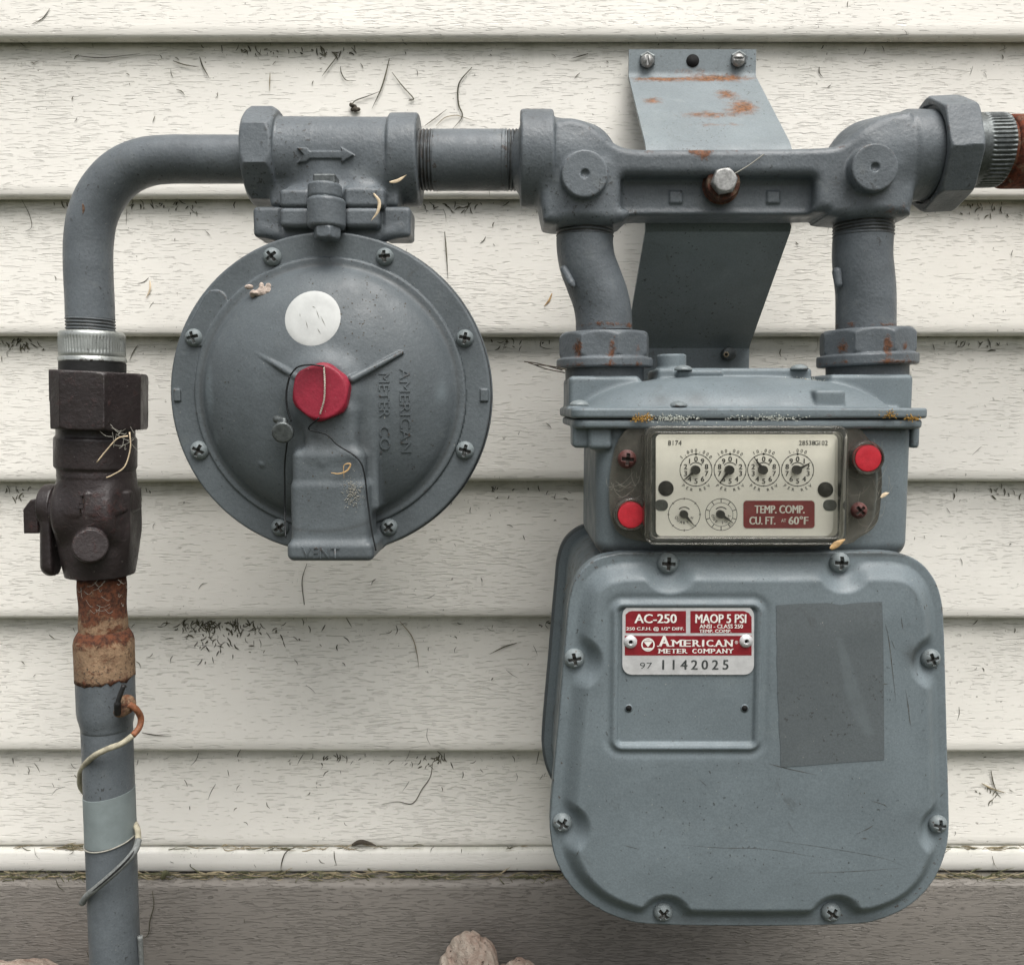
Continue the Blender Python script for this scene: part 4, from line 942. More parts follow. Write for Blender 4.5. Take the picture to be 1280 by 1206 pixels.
# the field evaluates the outline once on a 2-D grid for speed
_gx = np.arange(lo[0] - 2, hi[0] + 3, .6); _gz = np.arange(lo[2] - 2, hi[2] + 3, .6)
_G = np.stack(np.meshgrid(_gx, _gz, indexing='ij'), -1).reshape(-1, 2); _D = poly2(_G, oc).reshape(len(_gx), len(_gz))
_poly2 = poly2
def poly2g(q, pts):
    if pts is not oc: return _poly2(q, pts)
    i = np.clip((q[:, 0] - _gx[0]) / .6, 0, len(_gx) - 1.001); j = np.clip((q[:, 1] - _gz[0]) / .6, 0, len(_gz) - 1.001)
    i0 = i.astype(int); j0 = j.astype(int); fi = i - i0; fj = j - j0
    return (_D[i0, j0] * (1 - fi) + _D[i0 + 1, j0] * fi) * (1 - fj) + (_D[i0, j0 + 1] * (1 - fi) + _D[i0 + 1, j0 + 1] * fi) * fj
poly2 = poly2g
sdfpart('front_cover', fpan, lo, hi, .85, M['meter'], gm, grime_shade=pan_g)
pan_s = surf_y(fpan, -225, -200)
screws(MS, FY - 1.4, gm, sc=1.05)
# middle case and back cover
def ringset(sc_in, ys, name, mat, gv=0.0):
    cen = oc.mean(0); pts = []
    nrm_o = np.gradient(oc, axis=0); nv = np.stack([nrm_o[:, 1], -nrm_o[:, 0]], 1); nv /= np.linalg.norm(nv, axis=1)[:, None]
    if ((oc + nv * 2 - cen) ** 2).sum() > ((oc - cen) ** 2).sum(): nv = -nv
    V = []; n = len(oc)
    for y_, in_ in ys: q_ = oc + nv * in_; V.append(np.stack([q_[:, 0], np.full(n, y_), q_[:, 1]], 1))
    V = np.concatenate(V); Fc = []
    for k in range(len(ys) - 1):
        for i in range(n): Fc.append((k * n + i, k * n + (i + 1) % n, (k + 1) * n + (i + 1) % n, (k + 1) * n + i))
    Fc.append(list(range(n))[::-1]); Fc.append([(len(ys) - 1) * n + i for i in range(n)])
    return part(name, V, Fc, mat, gm, sharp=35, attrs={'grime_shade': np.full(len(V), gv)})
ringset(0, [(-199.8, 2.0), (-199, .6), (-193, .6), (-192, 2), (-191.5, 7), (-189, 8), (-72, 8), (-70.5, 7), (-70, 2)], 'middle_case', M['meter'], .1)
ringset(0, [(-69.6, 1), (-69, 0), (-63, 0), (-62, 1), (-60, 8), (-52, 11), (-48, 16)], 'back_cover', M['case'], .35)
ringset(0, [(-191.2, 3.2), (-190.9, 3.2), (-190.2, 3.2)], 'gasket', M['darkrub'])
# dark rectangular patch of other paint (removed sticker), a film on the cover
pa = [(971, 757), (1000, 755), (1035, 754), (1052, 756), (1070, 754), (1100, 752), (1104, 753), (1105, 800), (1106, 950), (1040, 954), (976, 959), (974, 930), (972, 860)]
def patch(topc, botc, nm, mat, lift, par, nx=34, nz=52, bow=(-1.5, .5)):
    tc_ = np.array(topc, float); bc_ = np.array(botc, float); V = []
    ks = np.linspace(0, 1, nx)
    def along(c, u): l = np.linspace(0, 1, len(c)); return np.array([np.interp(u, l, c[:, 0]), np.interp(u, l, c[:, 1])])
    for u in ks:
        a, b = along(tc_, u), along(bc_, u)
        for v in np.linspace(0, 1, nz):
            q = a * (1 - v) + b * v; q[0] += math.sin(v * math.pi) * (bow[0] * (1 - u) + bow[1] * u) + .35 * math.sin(v * 31) * (u < .01) ; V.append(P(q[0], q[1], -216))
    V = np.array(V); V[:, 1] = pan_s(V[:, 0], V[:, 2]) - lift; Fc = []
    for i in range(nx - 1):
        for k in range(nz - 1): Fc.append((i * nz + k, (i + 1) * nz + k, (i + 1) * nz + k + 1, i * nz + k + 1))
    ln = np.zeros(len(V)); st_ = [(1050, 800, 4), (1058, 830, 7), (1065, 860, 9), (1075, 890, 9), (1086, 915, 6)]
    for (a1, b1, r1), (a2, b2, r2) in zip(st_[:-1], st_[1:]):
        for t_ in np.linspace(0, 1, 6):
            q = P(a1 + (a2 - a1) * t_, b1 + (b2 - b1) * t_, -216); ln = np.maximum(ln, ss(2.6 - 2.2 * np.hypot(V[:, 0] - q[0], V[:, 2] - q[2]) / ((r1 + (r2 - r1) * t_) * .47)))
    return part(nm, V, Fc, mat, par, attrs={'lite': ln * .55})
patch([(971, 757), (1000, 755), (1035, 754), (1052, 756.5), (1070, 754), (1104, 752.5)], [(977, 959), (1010, 957), (1050, 953.5), (1106, 950)], 'dull_patch', M['patch'], .28, gm)
def film(pts, wpx, lift=.12, n=8):
    c = cat([P(a1, b1, -216) for a1, b1 in pts], n); c[:, 1] = pan_s(c[:, 0], c[:, 2]) - lift
    T = np.gradient(c, axis=0); T /= np.linalg.norm(T, axis=1)[:, None] + 1e-9; sd_ = np.cross(T, (0, -1., 0)); k = len(c)
    wv = wpx * .47 / 2 * np.clip(np.sin(np.linspace(.15, 3.0, k)), .2, 1)[:, None] * rng.uniform(.5, 1.2, (k, 1)); V = np.concatenate([c + sd_ * wv, c - sd_ * wv]); return V, [(i, i + 1, k + i + 1, k + i) for i in range(k - 1)]
scr = [film(q, w_) for q, w_ in (([(1107, 778), (1112, 800), (1118, 850), (1121, 878)], .7), ([(1128, 772), (1130, 787)], .8), ([(1137, 880), (1138, 895), (1140, 908)], 1.1), ([(1133, 862), (1136, 878), (1136, 886)], .6), ([(1100, 855), (1111, 855.5)], 1.1), ([(1158, 758), (1160, 764)], 1), ([(962, 955), (985, 961), (1022, 969)], .8), ([(875, 975), (884, 983)], .6), ([(1089, 1001), (1105, 1006), (1110, 1010)], .7), ([(1077, 1040), (1086, 1036), (1093, 1031)], .9), ([(1077, 1048), (1086, 1049)], .8), ([(850, 1056), (900, 1060), (960, 1062), (1040, 1075)], .45), ([(960, 1050), (1020, 1058), (1100, 1072), (1136, 1086)], .4), ([(1008, 1092), (1060, 1090), (1130, 1086)], .45), ([(724, 1065), (721, 1073)], 1), ([(1192, 1000), (1186, 1006)], .8), ([(780, 1057), (800, 1062)], .6), ([(706, 748), (712, 736)], .9), ([(1115, 800), (1120, 812)], .6))]
for _ in range(120):
    a1, b1 = random.uniform(700, 1175), random.uniform(720, 1140); l_ = random.uniform(.8, 3.2); an = random.uniform(0, 3.1)
    if _poly2(P(a1, b1, FY)[[0, 2]][None], oc)[0] < -6: scr.append(film([(a1, b1), (a1 + l_ * math.cos(an), b1 + l_ * math.sin(an))], random.uniform(.5, 1.2), n=3))
V, Fc = join(scr); part('scratches', V, Fc, M['leaf'], gm, kind='stuff')
# two empty rivet holes
for a_, b_ in ((786, 885), (931, 885)):
    y_ = pan_s(np.array([P(a_, b_, -216)[0]]), np.array([P(a_, b_, -216)[2]]))[0]
    V, Fc = disc(a_, b_, 5, y_ - .4, y_ + .5, 20); part('hole_rim', V, Fc, M['meter'], gm); V, Fc = disc(a_, b_, 3.7, y_ - .6, y_ + .2, 20); part('rivet_hole', V, Fc, M['hole'], gm)
# nameplate
ys_ = pan_s(np.array([P(860, 800, -216)[0]]), np.array([P(860, 800, -216)[2]]))[0]; NY = ys_ - 1.0
V, Fc = slab(rrect(778, 757.5, 942.5, 843, 12), NY, NY + 1.4); npl = part('nameplate', V, Fc, M['alu'], gm, False, label='small aluminium and dark red maker plate')
rd1 = [(780.5, 764)] + []
redA = [(782, 773), (782, 768), (786, 764.5), (790, 763.5), (857.5, 763.5), (857.5, 791), (782, 791)]
redB = [(863, 763.5), (930, 763.5), (936, 766), (939.5, 771), (939.5, 791), (863, 791)]
redC = [(781, 794.5), (939.5, 794.5), (939.5, 819), (781, 819)]
V, Fc = join([slab(q, NY - .12, NY) for q in (redA, redB, redC)]); part('red_print', V, Fc, M['label'], npl, False)
ty = NY - .14
tx = bold('AC-250', 819.5, 773, 11.4, ty, 52, .45) + bold('250 C.F.H. @ 1/2" DIFF.', 819, 786, 5.2, ty, 72, .15) + bold('MAOP 5 PSI', 901, 773, 11.2, ty, 63, .4) + bold('ANSI - CLASS 250', 901.5, 782.6, 4.9, ty, 54, .15) + bold('TEMP. COMP.', 894, 788.6, 4.2, ty, 40, .12) + [text('®', 920.5, 802.5, 4, ty)]
# serif lettering: bold glyphs with slab feet
def serif(s_, x0, x1, base, h, first=None):
    out = []; n = len(s_); wd = {'I': .55, 'M': 1.35, 'A': 1.1, 'N': 1.1, 'Y': 1.05, 'O': 1.05, 'C': .95, 'T': 1.0, ' ': .8}
    ws_ = [wd.get(c, 1.0) * (1.35 if (first and i == 0) else 1) for i, c in enumerate(s_)]; tot = sum(ws_); x = x0
    for i, c in enumerate(s_):
        w_ = ws_[i] * (x1 - x0) / tot; hh = first if (first and i == 0) else h
        if c != ' ':
            out += bold(c, x + w_ / 2, base - hh / 2, hh, ty, w_ * .74 if c != 'I' else w_ * .30, .055 * hh)
            feet = {'A': [(.0, 1), (1, 1)], 'M': [(.05, 1), (.95, 1), (.05, 0), (.95, 0)], 'R': [(.08, 1), (.95, 1), (.05, 0)], 'I': [(.5, 1), (.5, 0)], 'N': [(.07, 1), (.07, 0), (.93, 0)], 'E': [(.05, 1), (.05, 0)], 'T': [(.5, 1)], 'P': [(.08, 1), (.05, 0)], 'Y': [(.5, 1), (.05, 0), (.95, 0)]}.get(c, [])
            for fx, fb in feet:
                xx = x + w_ * (.1 + .8 * fx); yy = base if fb else base - hh; d_ = .12 * h
                out.append(slab([(xx - w_ * .14, yy - (d_ if fb else 0)), (xx + w_ * .14, yy - (d_ if fb else 0)), (xx + w_ * .14, yy + (0 if fb else d_)), (xx - w_ * .14, yy + (0 if fb else d_))], ty - .15, ty))
        x += w_
    return out
tx += serif('AMERICAN', 822, 917, 808, 8.5, 13.5) + serif('METER COMPANY', 822.5, 917, 816.3, 5.6)
# round emblem with inverted triangle
em = [(810 + 8.3 * math.cos(a_), 805.5 + 8.3 * math.sin(a_)) for a_ in np.linspace(0, 2 * math.pi, 28, endpoint=False)]
tx.append(ringm(810, 805.5, 6.7, 8.4, ty - .12)); tx.append(slab([(804.6, 802), (815.4, 802), (810, 808.6)], ty - .12, ty)); tx.append(slab([(804.5, 809.6), (815.5, 809.6), (813, 812), (810, 812.8), (807, 812)], ty - .12, ty)); tx.append(slab([(806, 799.6), (814, 799.6), (815, 801.1), (805, 801.1)], ty - .12, ty))
V, Fc = join(tx); part('white_lettering', V, Fc, M['white'], npl, False)
V, Fc = join([m_ for i, c in enumerate('1142025') for m_ in bold(c, 829 + 13 * i, 830.5, 12, NY - .02, None, .35)])
part('stamped_number', V, Fc, M['lead'], npl, False)
V, Fc = join([text('97', 807.5, 831.5, 7.5, NY - .02, 15, -.015)]); part('stamped_year', V, Fc, M['lead'], npl, False)
for a_, b_ in ((788, 802), (932.5, 801)):
    q = P(a_, b_, NY)
    def rv(p, q=q): return smax(ell(p, q + np.array([0, .3, 0]), (4.0, 2.4, 4.0)), -cyl(p, q + np.array([0, -5, 0]), q + np.array([0, -.6, 0]), 1.25, .3), .5)
    sdfpart('rivet', rv, q - 6, q + 6, .35, M['alu'], npl); V, Fc = disc(a_, b_, 2.4, NY - .7, NY, 14); part('rivet_core', V, Fc, M['hole'], npl)

# upper body and top casting
def rb(x0, y0, x1, y1, yf, yb): a = P(x0, y0, yf); b = P(x1, y1, yf); return a, np.array([b[0], yb, b[2]])
a_, b_ = rb(745, 700, 1146, 520, -196, -90)
def fub(p):
    d = rbox(p, a_, b_, 11)
    d = smin(d, rbox(p, P(735, 562, -200), np.array([X(765, 562, -200), -150, Z(530, -200)]), 3), 3)
    return smax(d, -(p[:, 2] - Z(705, -196)), .5)
sdfpart('upper_body', fub, np.array(a_) - 6, np.array(b_) + 6, 1.2, M['meter'], gm, grime_shade=lambda V: .25 * blob(V, P(735, 640, -196), 30) + .6 * np.exp(-((V[:, 2] - Z(690, -200)) / 4) ** 2) + .45 * np.exp(-((V[:, 2] - Z(532, -200)) / 4) ** 2), rust=lambda V: .5 * blob(V, P(1111, 680, -197), 2.5))
mz = lambda py: Z(py, -205)
fa, fb_ = rb(714, 536, 1166, 511, -206, -75)
xa1, xb1 = X(703, 490, -180), X(1150, 490, -180)
def ftop(p):
    q = p.copy()
    def rslab(a, b, rxy, rz):      # rounded in plan
        c = (a + b) / 2; h = np.abs(b - a) / 2
        dq = np.abs(p[:, :2] - c[:2]) - (h[:2] - rxy); d2 = np.hypot(np.maximum(dq[:, 0], 0), np.maximum(dq[:, 1], 0)) + np.minimum(dq.max(1), 0) - rxy
        return comb(d2 + rz, np.abs(p[:, 2] - c[2]) - (h[2] - rz), rz)
    d = rslab(np.array([fa[0], fa[1], Z(523, -206)]), np.array([fb_[0], fb_[1], Z(510, -206)]), 9, 1.6)
    d = np.minimum(d, rslab(np.array([fa[0] + 2, fa[1] + 1.5, Z(536, -205)]), np.array([fb_[0] - 2.5, fb_[1], Z(524, -206)]), 8, 2.2))
    # dome: height falls off towards the rim
    c = (fa + fb_) / 2; h = np.abs(fb_ - fa) / 2; u = (p[:, 0] - c[0]) / (h[0] - 9); v = (p[:, 1] - c[1]) / (h[1] - 6)
    r_ = (np.abs(u) ** 4 + np.abs(v) ** 4) ** .25
    zt0 = Z(512, -206); Hh = Z(474, -135) - zt0 + 1
    hz = zt0 + Hh * (1 - np.clip(r_, 0, 1) ** 3.2) ** .75
    d = smin(d, np.maximum((p[:, 2] - hz) * .55, zt0 - 4 - p[:, 2]) + np.maximum(r_ - 1, 0) * 30, 2.5)
    # end lugs under the swivels
    for (x0, x1, yt) in ((711, 800, 470), (1036, 1141, 468)):
        l0 = P(x0, 515, -160); l1 = np.array([X(x1, 515, -160), -100, Z(yt, -158)]); d = smin(d, rbox(p, l0, l1, 3), 2.5)
    # centre plate, boss, small tower
    e0 = P(822, 480, -150); e1 = np.array([X(1015, 480, -150), -105, Z(460, -150)]); d = smin(d, rbox(p, e0, e1, 2.5), 1.5)
    d = smin(d, cyl(p, P(839, 480, -128), P(839, 443, -128), 18.5 * S(450, -128), 1.6), 2.2)
    d = smin(d, rbox(p, P(1018, 516, -199), np.array([X(1057, 516, -199), -175, Z(487, -199)]), 2.4), 1.5)
    d = smin(d, rbox(p, P(848, 470, -160), np.array([X(905, 470, -160), -140, Z(462, -160)]), 2), 2)
    # hanging corner lug at the left and right
    d = smin(d, rbox(p, P(716, 560, -196), np.array([X(742, 560, -196), -172, Z(528, -196)]), 2.5), 2)
    d = smin(d, rbox(p, P(1139, 560, -190), np.array([X(1150, 560, -190), -165, Z(528, -190)]), 2), 2)
    return d
def topg(V):
    g = .5 * np.exp(-((V[:, 2] - Z(524, -206)) / 1.0) ** 2) * (V[:, 1] < -190)
    return g + .4 * blob(V, P(825, 498, -195), 7) + .4 * blob(V, P(870, 500, -195), 8)
sdfpart('top_casting', ftop, np.array([fa[0] - 5, -212, Z(566, -200)]), np.array([fb_[0] + 5, -70, Z(438, -128)]), 1.05, M['meter'], gm, grime_shade=topg,
        rust=lambda V: .45 * blob(V, P(805, 523, -206), 5) + .35 * blob(V, P(1040, 525, -206), 8))
# dome-head screws lying on top, seen from the side
def topscrew(px, py, y):
    q = P(px, py, y); V, Fc, nn = nets(lambda p: smax(ell(p, q, (5.8, 5.8, 3.4)), -(p[:, 2] - q[2] + .2), .8), q - 9, q + 9, .6)
    part('top_screw', V, Fc, M['screw'], gm, normals=nn)
topscrew(854, 463, -158); topscrew(999, 462, -150); topscrew(724, 507, -196); topscrew(848, 508, -196)

# ---- index (dial box)
IY = -200.0
s = S(605, -205)
idx_o = cat([np.array(q) for q in pz([(790, 531), (777, 545), (768, 565), (763, 595), (762, 625), (765, 650), (776, 668), (800, 676), (860, 682), (1040, 682), (1075, 672), (1096, 655), (1102, 625), (1103, 590), (1098, 565), (1085, 547), (1066, 533), (1000, 531), (860, 530)], IY - 4) + pz([(790, 531)], IY - 4)], 4)[:-1]
n = len(idx_o)
V = np.concatenate([np.stack([idx_o[:, 0], np.full(n, yy), idx_o[:, 1]], 1) for yy in (IY + 3, IY - 3.0)])
Fc = [list(range(n)), list(range(n, 2 * n))[::-1]] + [(i, (i + 1) % n, n + (i + 1) % n, n + i) for i in range(n)]
ix = part('index_box', V, Fc, M['smoke'], gm, False, label='dial window box with dirty clear plastic flange')
V, Fc = slab(rrect(811, 538, 1057, 677, 10), IY - 3.5, IY - 1); part('index_backing', V, Fc, M['lead'], ix, False)
FYc = IY - 8.0
V, Fc = slab(rrect(820, 543, 1047, 670, 7), FYc, FYc + 2); part('dial_face', V, Fc, M['face'], ix, False)
py_ = FYc - .12; pr = []
dials = [(870, 1, '1,000,000'), (912.6, 0, '100,000'), (954.6, 1, '10,000'), (997, 0, '1,000')]
for cx, ccw, lab in dials:
    pr.append(ringm(cx, 587.5, 19.6, 20.5, py_))
    for k in range(10):
        ang = k * 36 * (-1 if ccw else 1); ar = math.radians(ang)
        pr += bold(str(k), cx + 13.8 * math.sin(ar), 587.5 - 13.8 * math.cos(ar), 6.4, py_ + .05, None, .22, ref='0')
        pr.append(ringm(cx + 20 * math.sin(ar), 587.5 - 20 * math.cos(ar), 0.01, 1.5 if k == 0 else .9, py_, 10))
    pr += arctext(lab, cx, 587.5, 24.5, 0, 12.0, 4.2, py_ + .05)
    pr += arctext('PER REV', cx, 587.5, 25, 180, 13, 3.8, py_ + .05, True)
    a0 = math.radians(-50); pr.append(slab([(cx + 9 * math.sin(t), 587.5 - 9 * math.cos(t)) for t in np.radians(np.linspace(-50, 50, 12))] + [(cx + 10 * math.sin(t), 587.5 - 10 * math.cos(t)) for t in np.radians(np.linspace(50, -50, 12))], py_, py_ + .1))
for cx, r2, lab in ((855.3, None, 'QUARTER'), (901.4, 15, 'ONE FOOT')):
    pr.append(ringm(cx, 643, 19.5, 20.2, py_))
    if r2: pr.append(ringm(cx, 643, r2 - .5, r2, py_))
    for k in range(10 if r2 else 8):
        ar = 2 * math.pi * k / (10 if r2 else 8); a1, a2 = (15, 20) if r2 else (18.5, 21); sx, cx_ = math.sin(ar), math.cos(ar)
        pr.append(slab([(cx + a1 * sx - .45 * cx_, 643 - a1 * cx_ - .45 * sx), (cx + a2 * sx - .45 * cx_, 643 - a2 * cx_ - .45 * sx), (cx + a2 * sx + .45 * cx_, 643 - a2 * cx_ + .45 * sx), (cx + a1 * sx + .45 * cx_, 643 - a1 * cx_ + .45 * sx)], py_, py_ + .1))
    pr += arctext(lab, cx, 643, 10.5, 180, 23, 3.4, py_ + .05, True)
    pr.append(slab([(cx + 8.6 * math.sin(t), 643 - 8.6 * math.cos(t)) for t in np.radians(np.linspace(-45, 45, 12))] + [(cx + 9.8 * math.sin(t), 643 - 9.8 * math.cos(t)) for t in np.radians(np.linspace(45, -45, 12))], py_, py_ + .1))
pr += [text('8174', 843.5, 553.5, 6, py_ + .05, 17), *[text(c, 1000.5 + 4.05 * i, 553.5, 5.6, py_ + .05, None) for i, c in enumerate('28538G102')]]
V, Fc = join(pr); part('dial_printing', V, Fc, M['black'], ix, False)
def pointer(cx, cy, tx_, ty_, hub):
    d_ = np.array([tx_ - cx, ty_ - cy]); L_ = np.linalg.norm(d_); u_ = d_ / L_; n_ = np.array([-u_[1], u_[0]]); c = np.array([cx, cy])
    pts = [c + n_ * 2.6, c + u_ * L_ * .55 + n_ * 1.1, c + u_ * L_ + n_ * .3, c + u_ * L_ - n_ * .3, c + u_ * L_ * .55 - n_ * 1.1, c - n_ * 2.6, c - u_ * 3 - n_ * 2, c - u_ * 3 + n_ * 2]
    V, Fc = join([slab([tuple(q_) for q_ in pts], FYc - 1.8, FYc - 1.2), disc(cx, cy, hub, FYc - 3.2, FYc - .2, 24)])
    part('pointer', V, Fc, M['black'], ix, False)
for cx, tx_, ty_ in ((870, 855, 600), (912.6, 900, 603), (954.6, 943, 572), (997, 1013, 578.5)): pointer(cx, 587.5, tx_, ty_, 5.6)
pointer(855.3, 643, 868, 657, 5.0); pointer(901.4, 643, 917, 654, 5.0)
for a1, b1 in ((832.5, 610.5), (1032, 612)): V, Fc = disc(a1, b1, 9.6, FYc - .5, FYc + .4, 28); part('face_hole', V, Fc, M['hole'], ix)
for x0, x1 in ((818.5, 835), (1029, 1046)):
    V, Fc = slab(rrect(x0, 624.5, x1, 638.5, 6.5), FYc - .3, FYc + .3); part('face_slot', V, Fc, M['lead'], ix, False)
V, Fc = slab(rrect(928, 624.5, 1019.5, 661.5, 5), FYc - .12, FYc); part('label_border', V, Fc, M['white'], ix, False)
V, Fc = slab(rrect(929.2, 625.7, 1018.3, 660.3, 4.5), FYc - .2, FYc - .05); part('red_label', V, Fc, M['label'], ix, False)
V, Fc = join(bold('TEMP. COMP.', 974.5, 636.5, 10, FYc - .24, 62, .4) + bold('CU. FT.', 953, 650.5, 9.8, FYc - .24, 32, .4) + [text('AT', 979.5, 650.5, 4, FYc - .24, 6)] + bold('60°F', 998, 650.5, 9.8, FYc - .24, 24, .4, ref='60F'))
part('label_lettering', V, Fc, M['white'], ix, False)
# clear cover: a hollow lid with rounded edges, clear pane in front
lidf = IY - 18.0
def lid(p):
    def rr(x0, y0, x1, y1, r, yf, yb, rd):
        a = P(x0, y1, lidf); b = P(x1, y0, lidf); c = (a + b) / 2; h = np.abs(b - a) / 2
        dq = np.abs(p[:, [0, 2]] - c[[0, 2]]) - (h[[0, 2]] - r); d2 = np.hypot(np.maximum(dq[:, 0], 0), np.maximum(dq[:, 1], 0)) + np.minimum(dq.max(1), 0) - r
        return comb(d2 + rd, np.abs(p[:, 1] - (yf + yb) / 2) - (abs(yb - yf) / 2 - rd), rd)
    o_ = rr(805, 532, 1061, 681, 6.5, lidf - .2, IY - 2, 1.8); i_ = rr(813, 540, 1053, 673, 5, lidf - 9, IY + 9, 1.0)
    return smax(o_, -i_, .5)
sdfpart('cover_frame', lid, P(800, 686, lidf - 3), P(1066, 526, IY) + np.array([4, 0, 4]), .8, M['rim'], ix)
V, Fc = slab(rrect(812, 539, 1054, 674, 9), lidf + .6, lidf + 1.4); part('clear_pane', V, Fc, M['pane'], ix, False)
for (x0, y0, x1, y1, rr_) in ((806.5, 533.5, 1059.5, 679.5, 12), (813.5, 540.5, 1052.5, 672.5, 8)):
    pts = [P(a_, b_, lidf - .3) for a_, b_ in rrect(x0, y0, x1, y1, rr_)]; V, Fc = sweep(pts + [pts[0]], .45, 6, False); part('cover_edge', V, Fc, M['rim'], ix)
def plug(px, py, me):
    q = P(px, py, IY - 3); s_ = S(py, IY - 8)
    V, Fc = lathe(q, q + np.array([0, -7, 0]), [(0, 21 * s_), (.4, 21.5 * s_), (6, 20.6 * s_), (7, 19.5 * s_), (7, 17.6 * s_), (5.6, 17.2 * s_)], 40); part('plug_collar', V, Fc, M['smoke'], ix, sharp=40)
    V, Fc = lathe(q + np.array([0, -1, 0]), q + np.array([0, -7, 0]), [(0, 16 * s_), (4.6, 16.8 * s_), (5.4, 16.2 * s_), (5.6, 14.5 * s_), (5.3, 6 * s_), (5.3, .5)], 40); part('red_plug', V, Fc, M['redplug'], ix, sharp=50)
plug(787, 642, 0); plug(1080, 572, 0)
for a1, b1 in ((784, 574), (1074, 638)):
    inst('screw', BROWNSCREW, P(a1, b1, IY - 6.5), ix, (0, .1 if a1 < 900 else .8, 0), 1.08 if a1 < 900 else .95)

# ================================================================== LITTER, STRAWS, LICHEN
def blade(pts, wmm, n=6):
    c = cat(pts, n); T = np.gradient(c, axis=0); T /= np.linalg.norm(T, axis=1)[:, None] + 1e-9
    sd_ = np.cross(T, np.array([0, -1., 0.25])); sd_ /= np.linalg.norm(sd_, axis=1)[:, None] + 1e-9
    k = len(c); t = np.linspace(0, 1, k); wv = wmm * np.clip(np.sin(math.pi * (t * .8 + .15)), .12, 1) / 2
    A_ = c + sd_ * wv[:, None]; B_ = c - sd_ * wv[:, None]; C_ = c + np.array([0, -.3 * wmm, 0])
    V = np.concatenate([A_, C_, B_]); Fc = [(i, i + 1, k + i + 1, k + i) for i in range(k - 1)] + [(k + i, k + i + 1, 2 * k + i + 1, 2 * k + i) for i in range(k - 1)]
    return V, Fc
def wall_y(z):
    for i in range(1, len(bots)):
        if bots[i] <= z <= bots[i - 1]:
            t = (bots[i - 1] - z) / (bots[i - 1] - bots[i]); return -1.5 + (NOSE + 1.5) * t ** 1.25 - .8
    return -19.0 if z > z2 else (-19 if z > z3 else -28.2)
def on_wall(px, py): z = P(px, py, -8)[2]; y = wall_y(z); return P(px, py, y)
def stuff(name, lst, mat, label):
    V, Fc = join(lst); o = part(name, V, Fc, mat, None, True, kind='stuff'); o['label'] = label; return o
bits, bits2 = [], []
def seg(px, py, ln, ang, wd, curve=.2):
    a = math.radians(ang); dx, dy = math.cos(a) * ln / 2, math.sin(a) * ln / 2; cv = random.uniform(-curve, curve) * ln
    try: return blade([on_wall(px - dx, py - dy), on_wall(px + cv * math.sin(a), py - cv * math.cos(a)), on_wall(px + dx, py + dy)], wd, 4)
    except Exception: return None
for i in range(430):
    e = random.choice([48, 247, 420, 602, 773, 773, 940, 940, 1056]); px = random.uniform(-60, 1340)
    py = e + 4 + random.expovariate(1 / 26.0) if random.random() < .75 else random.uniform(0, 1200)
    if py > 1205: continue
    bits.append(seg(px, py, random.uniform(2.5, 10) if random.random() < .8 else random.uniform(8, 22), random.gauss(80, 45), random.uniform(.3, .8)))
clusters = [(258, 777, 20, 9, 60), (262, 783, 34, 24, 40), (296, 777, 12, 8, 26), (316, 777, 6, 12, 10), (330, 783, 60, 22, 20), (255, 777, 60, 4, 30), (320, 60, 30, 6, 20), (410, 62, 24, 6, 18), (560, 255, 60, 8, 26), (25, 425, 30, 8, 25), (640, 425, 60, 5, 20), (210, 252, 60, 5, 24), (540, 946, 22, 8, 22), (100, 255, 40, 5, 10), (1220, 256, 60, 6, 18), (1215, 428, 60, 6, 18), (460, 256, 40, 5, 14), (20, 610, 30, 8, 15), (1230, 612, 40, 6, 12), (640, 610, 60, 6, 14), (1236, 985, 20, 8, 12), (400, 945, 50, 5, 12), (690, 778, 18, 4, 12), (170, 610, 30, 6, 14)]
for cx, cy, sx, sy, n_ in clusters:
    for _ in range(n_):
        px = random.gauss(cx, sx * .6); py = cy + abs(random.gauss(0, sy)); bits.append(seg(px, py, random.uniform(2.5, 11), random.gauss(85, 40), random.uniform(.4, 1.2)))
bits = [b_ for b_ in bits if b_]
stuff('grass_clippings', bits, M['clip'], 'small dark bits of dried grass clippings stuck to the siding')
lit = []; lit2 = []
def ledge(px, py, ln, ang, wd, y0, mat_l):
    a = math.radians(ang); dx, dz = math.cos(a) * ln / 2, math.sin(a) * ln / 2; c = P(px, py, y0); s_ = S(py, y0)
    mat_l.append(blade([c + np.array([-dx * s_, random.uniform(-2, 2), dz * s_]), c + np.array([0, random.uniform(-2.5, 1), random.uniform(-1, 1.5)]), c + np.array([dx * s_, random.uniform(-2, 2), -dz * s_])], wd, 3))
for i in range(620):
    dens = random.uniform(-60, 1340); big = random.random() < .5
    ledge(dens, 1094 + random.gauss(0, 2.2), random.uniform(7, 34), random.gauss(0, 14), random.uniform(.6, 1.3), -21, lit if big else lit2)
for i in range(170):
    ledge(random.choice([random.uniform(-60, 1340), random.gauss(350, 60), random.gauss(90, 20), random.gauss(1230, 40)]), 1060 + random.gauss(0, 1.6), random.uniform(5, 26), random.gauss(0, 10), random.uniform(.5, 1.0), -15, lit if random.random() < .35 else lit2)
for i in range(60): ledge(random.uniform(-40, 1320), 1098 + random.gauss(0, 4), random.uniform(6, 22), random.gauss(0, 45), random.uniform(.5, .9), -24, lit)
stuff('grass_litter', lit, M['clip2'], 'olive grass litter lying along the ledge of the skirt board')
stuff('straw_litter', lit2, M['clip3'], 'tan dry grass litter lying along the ledges below the siding')
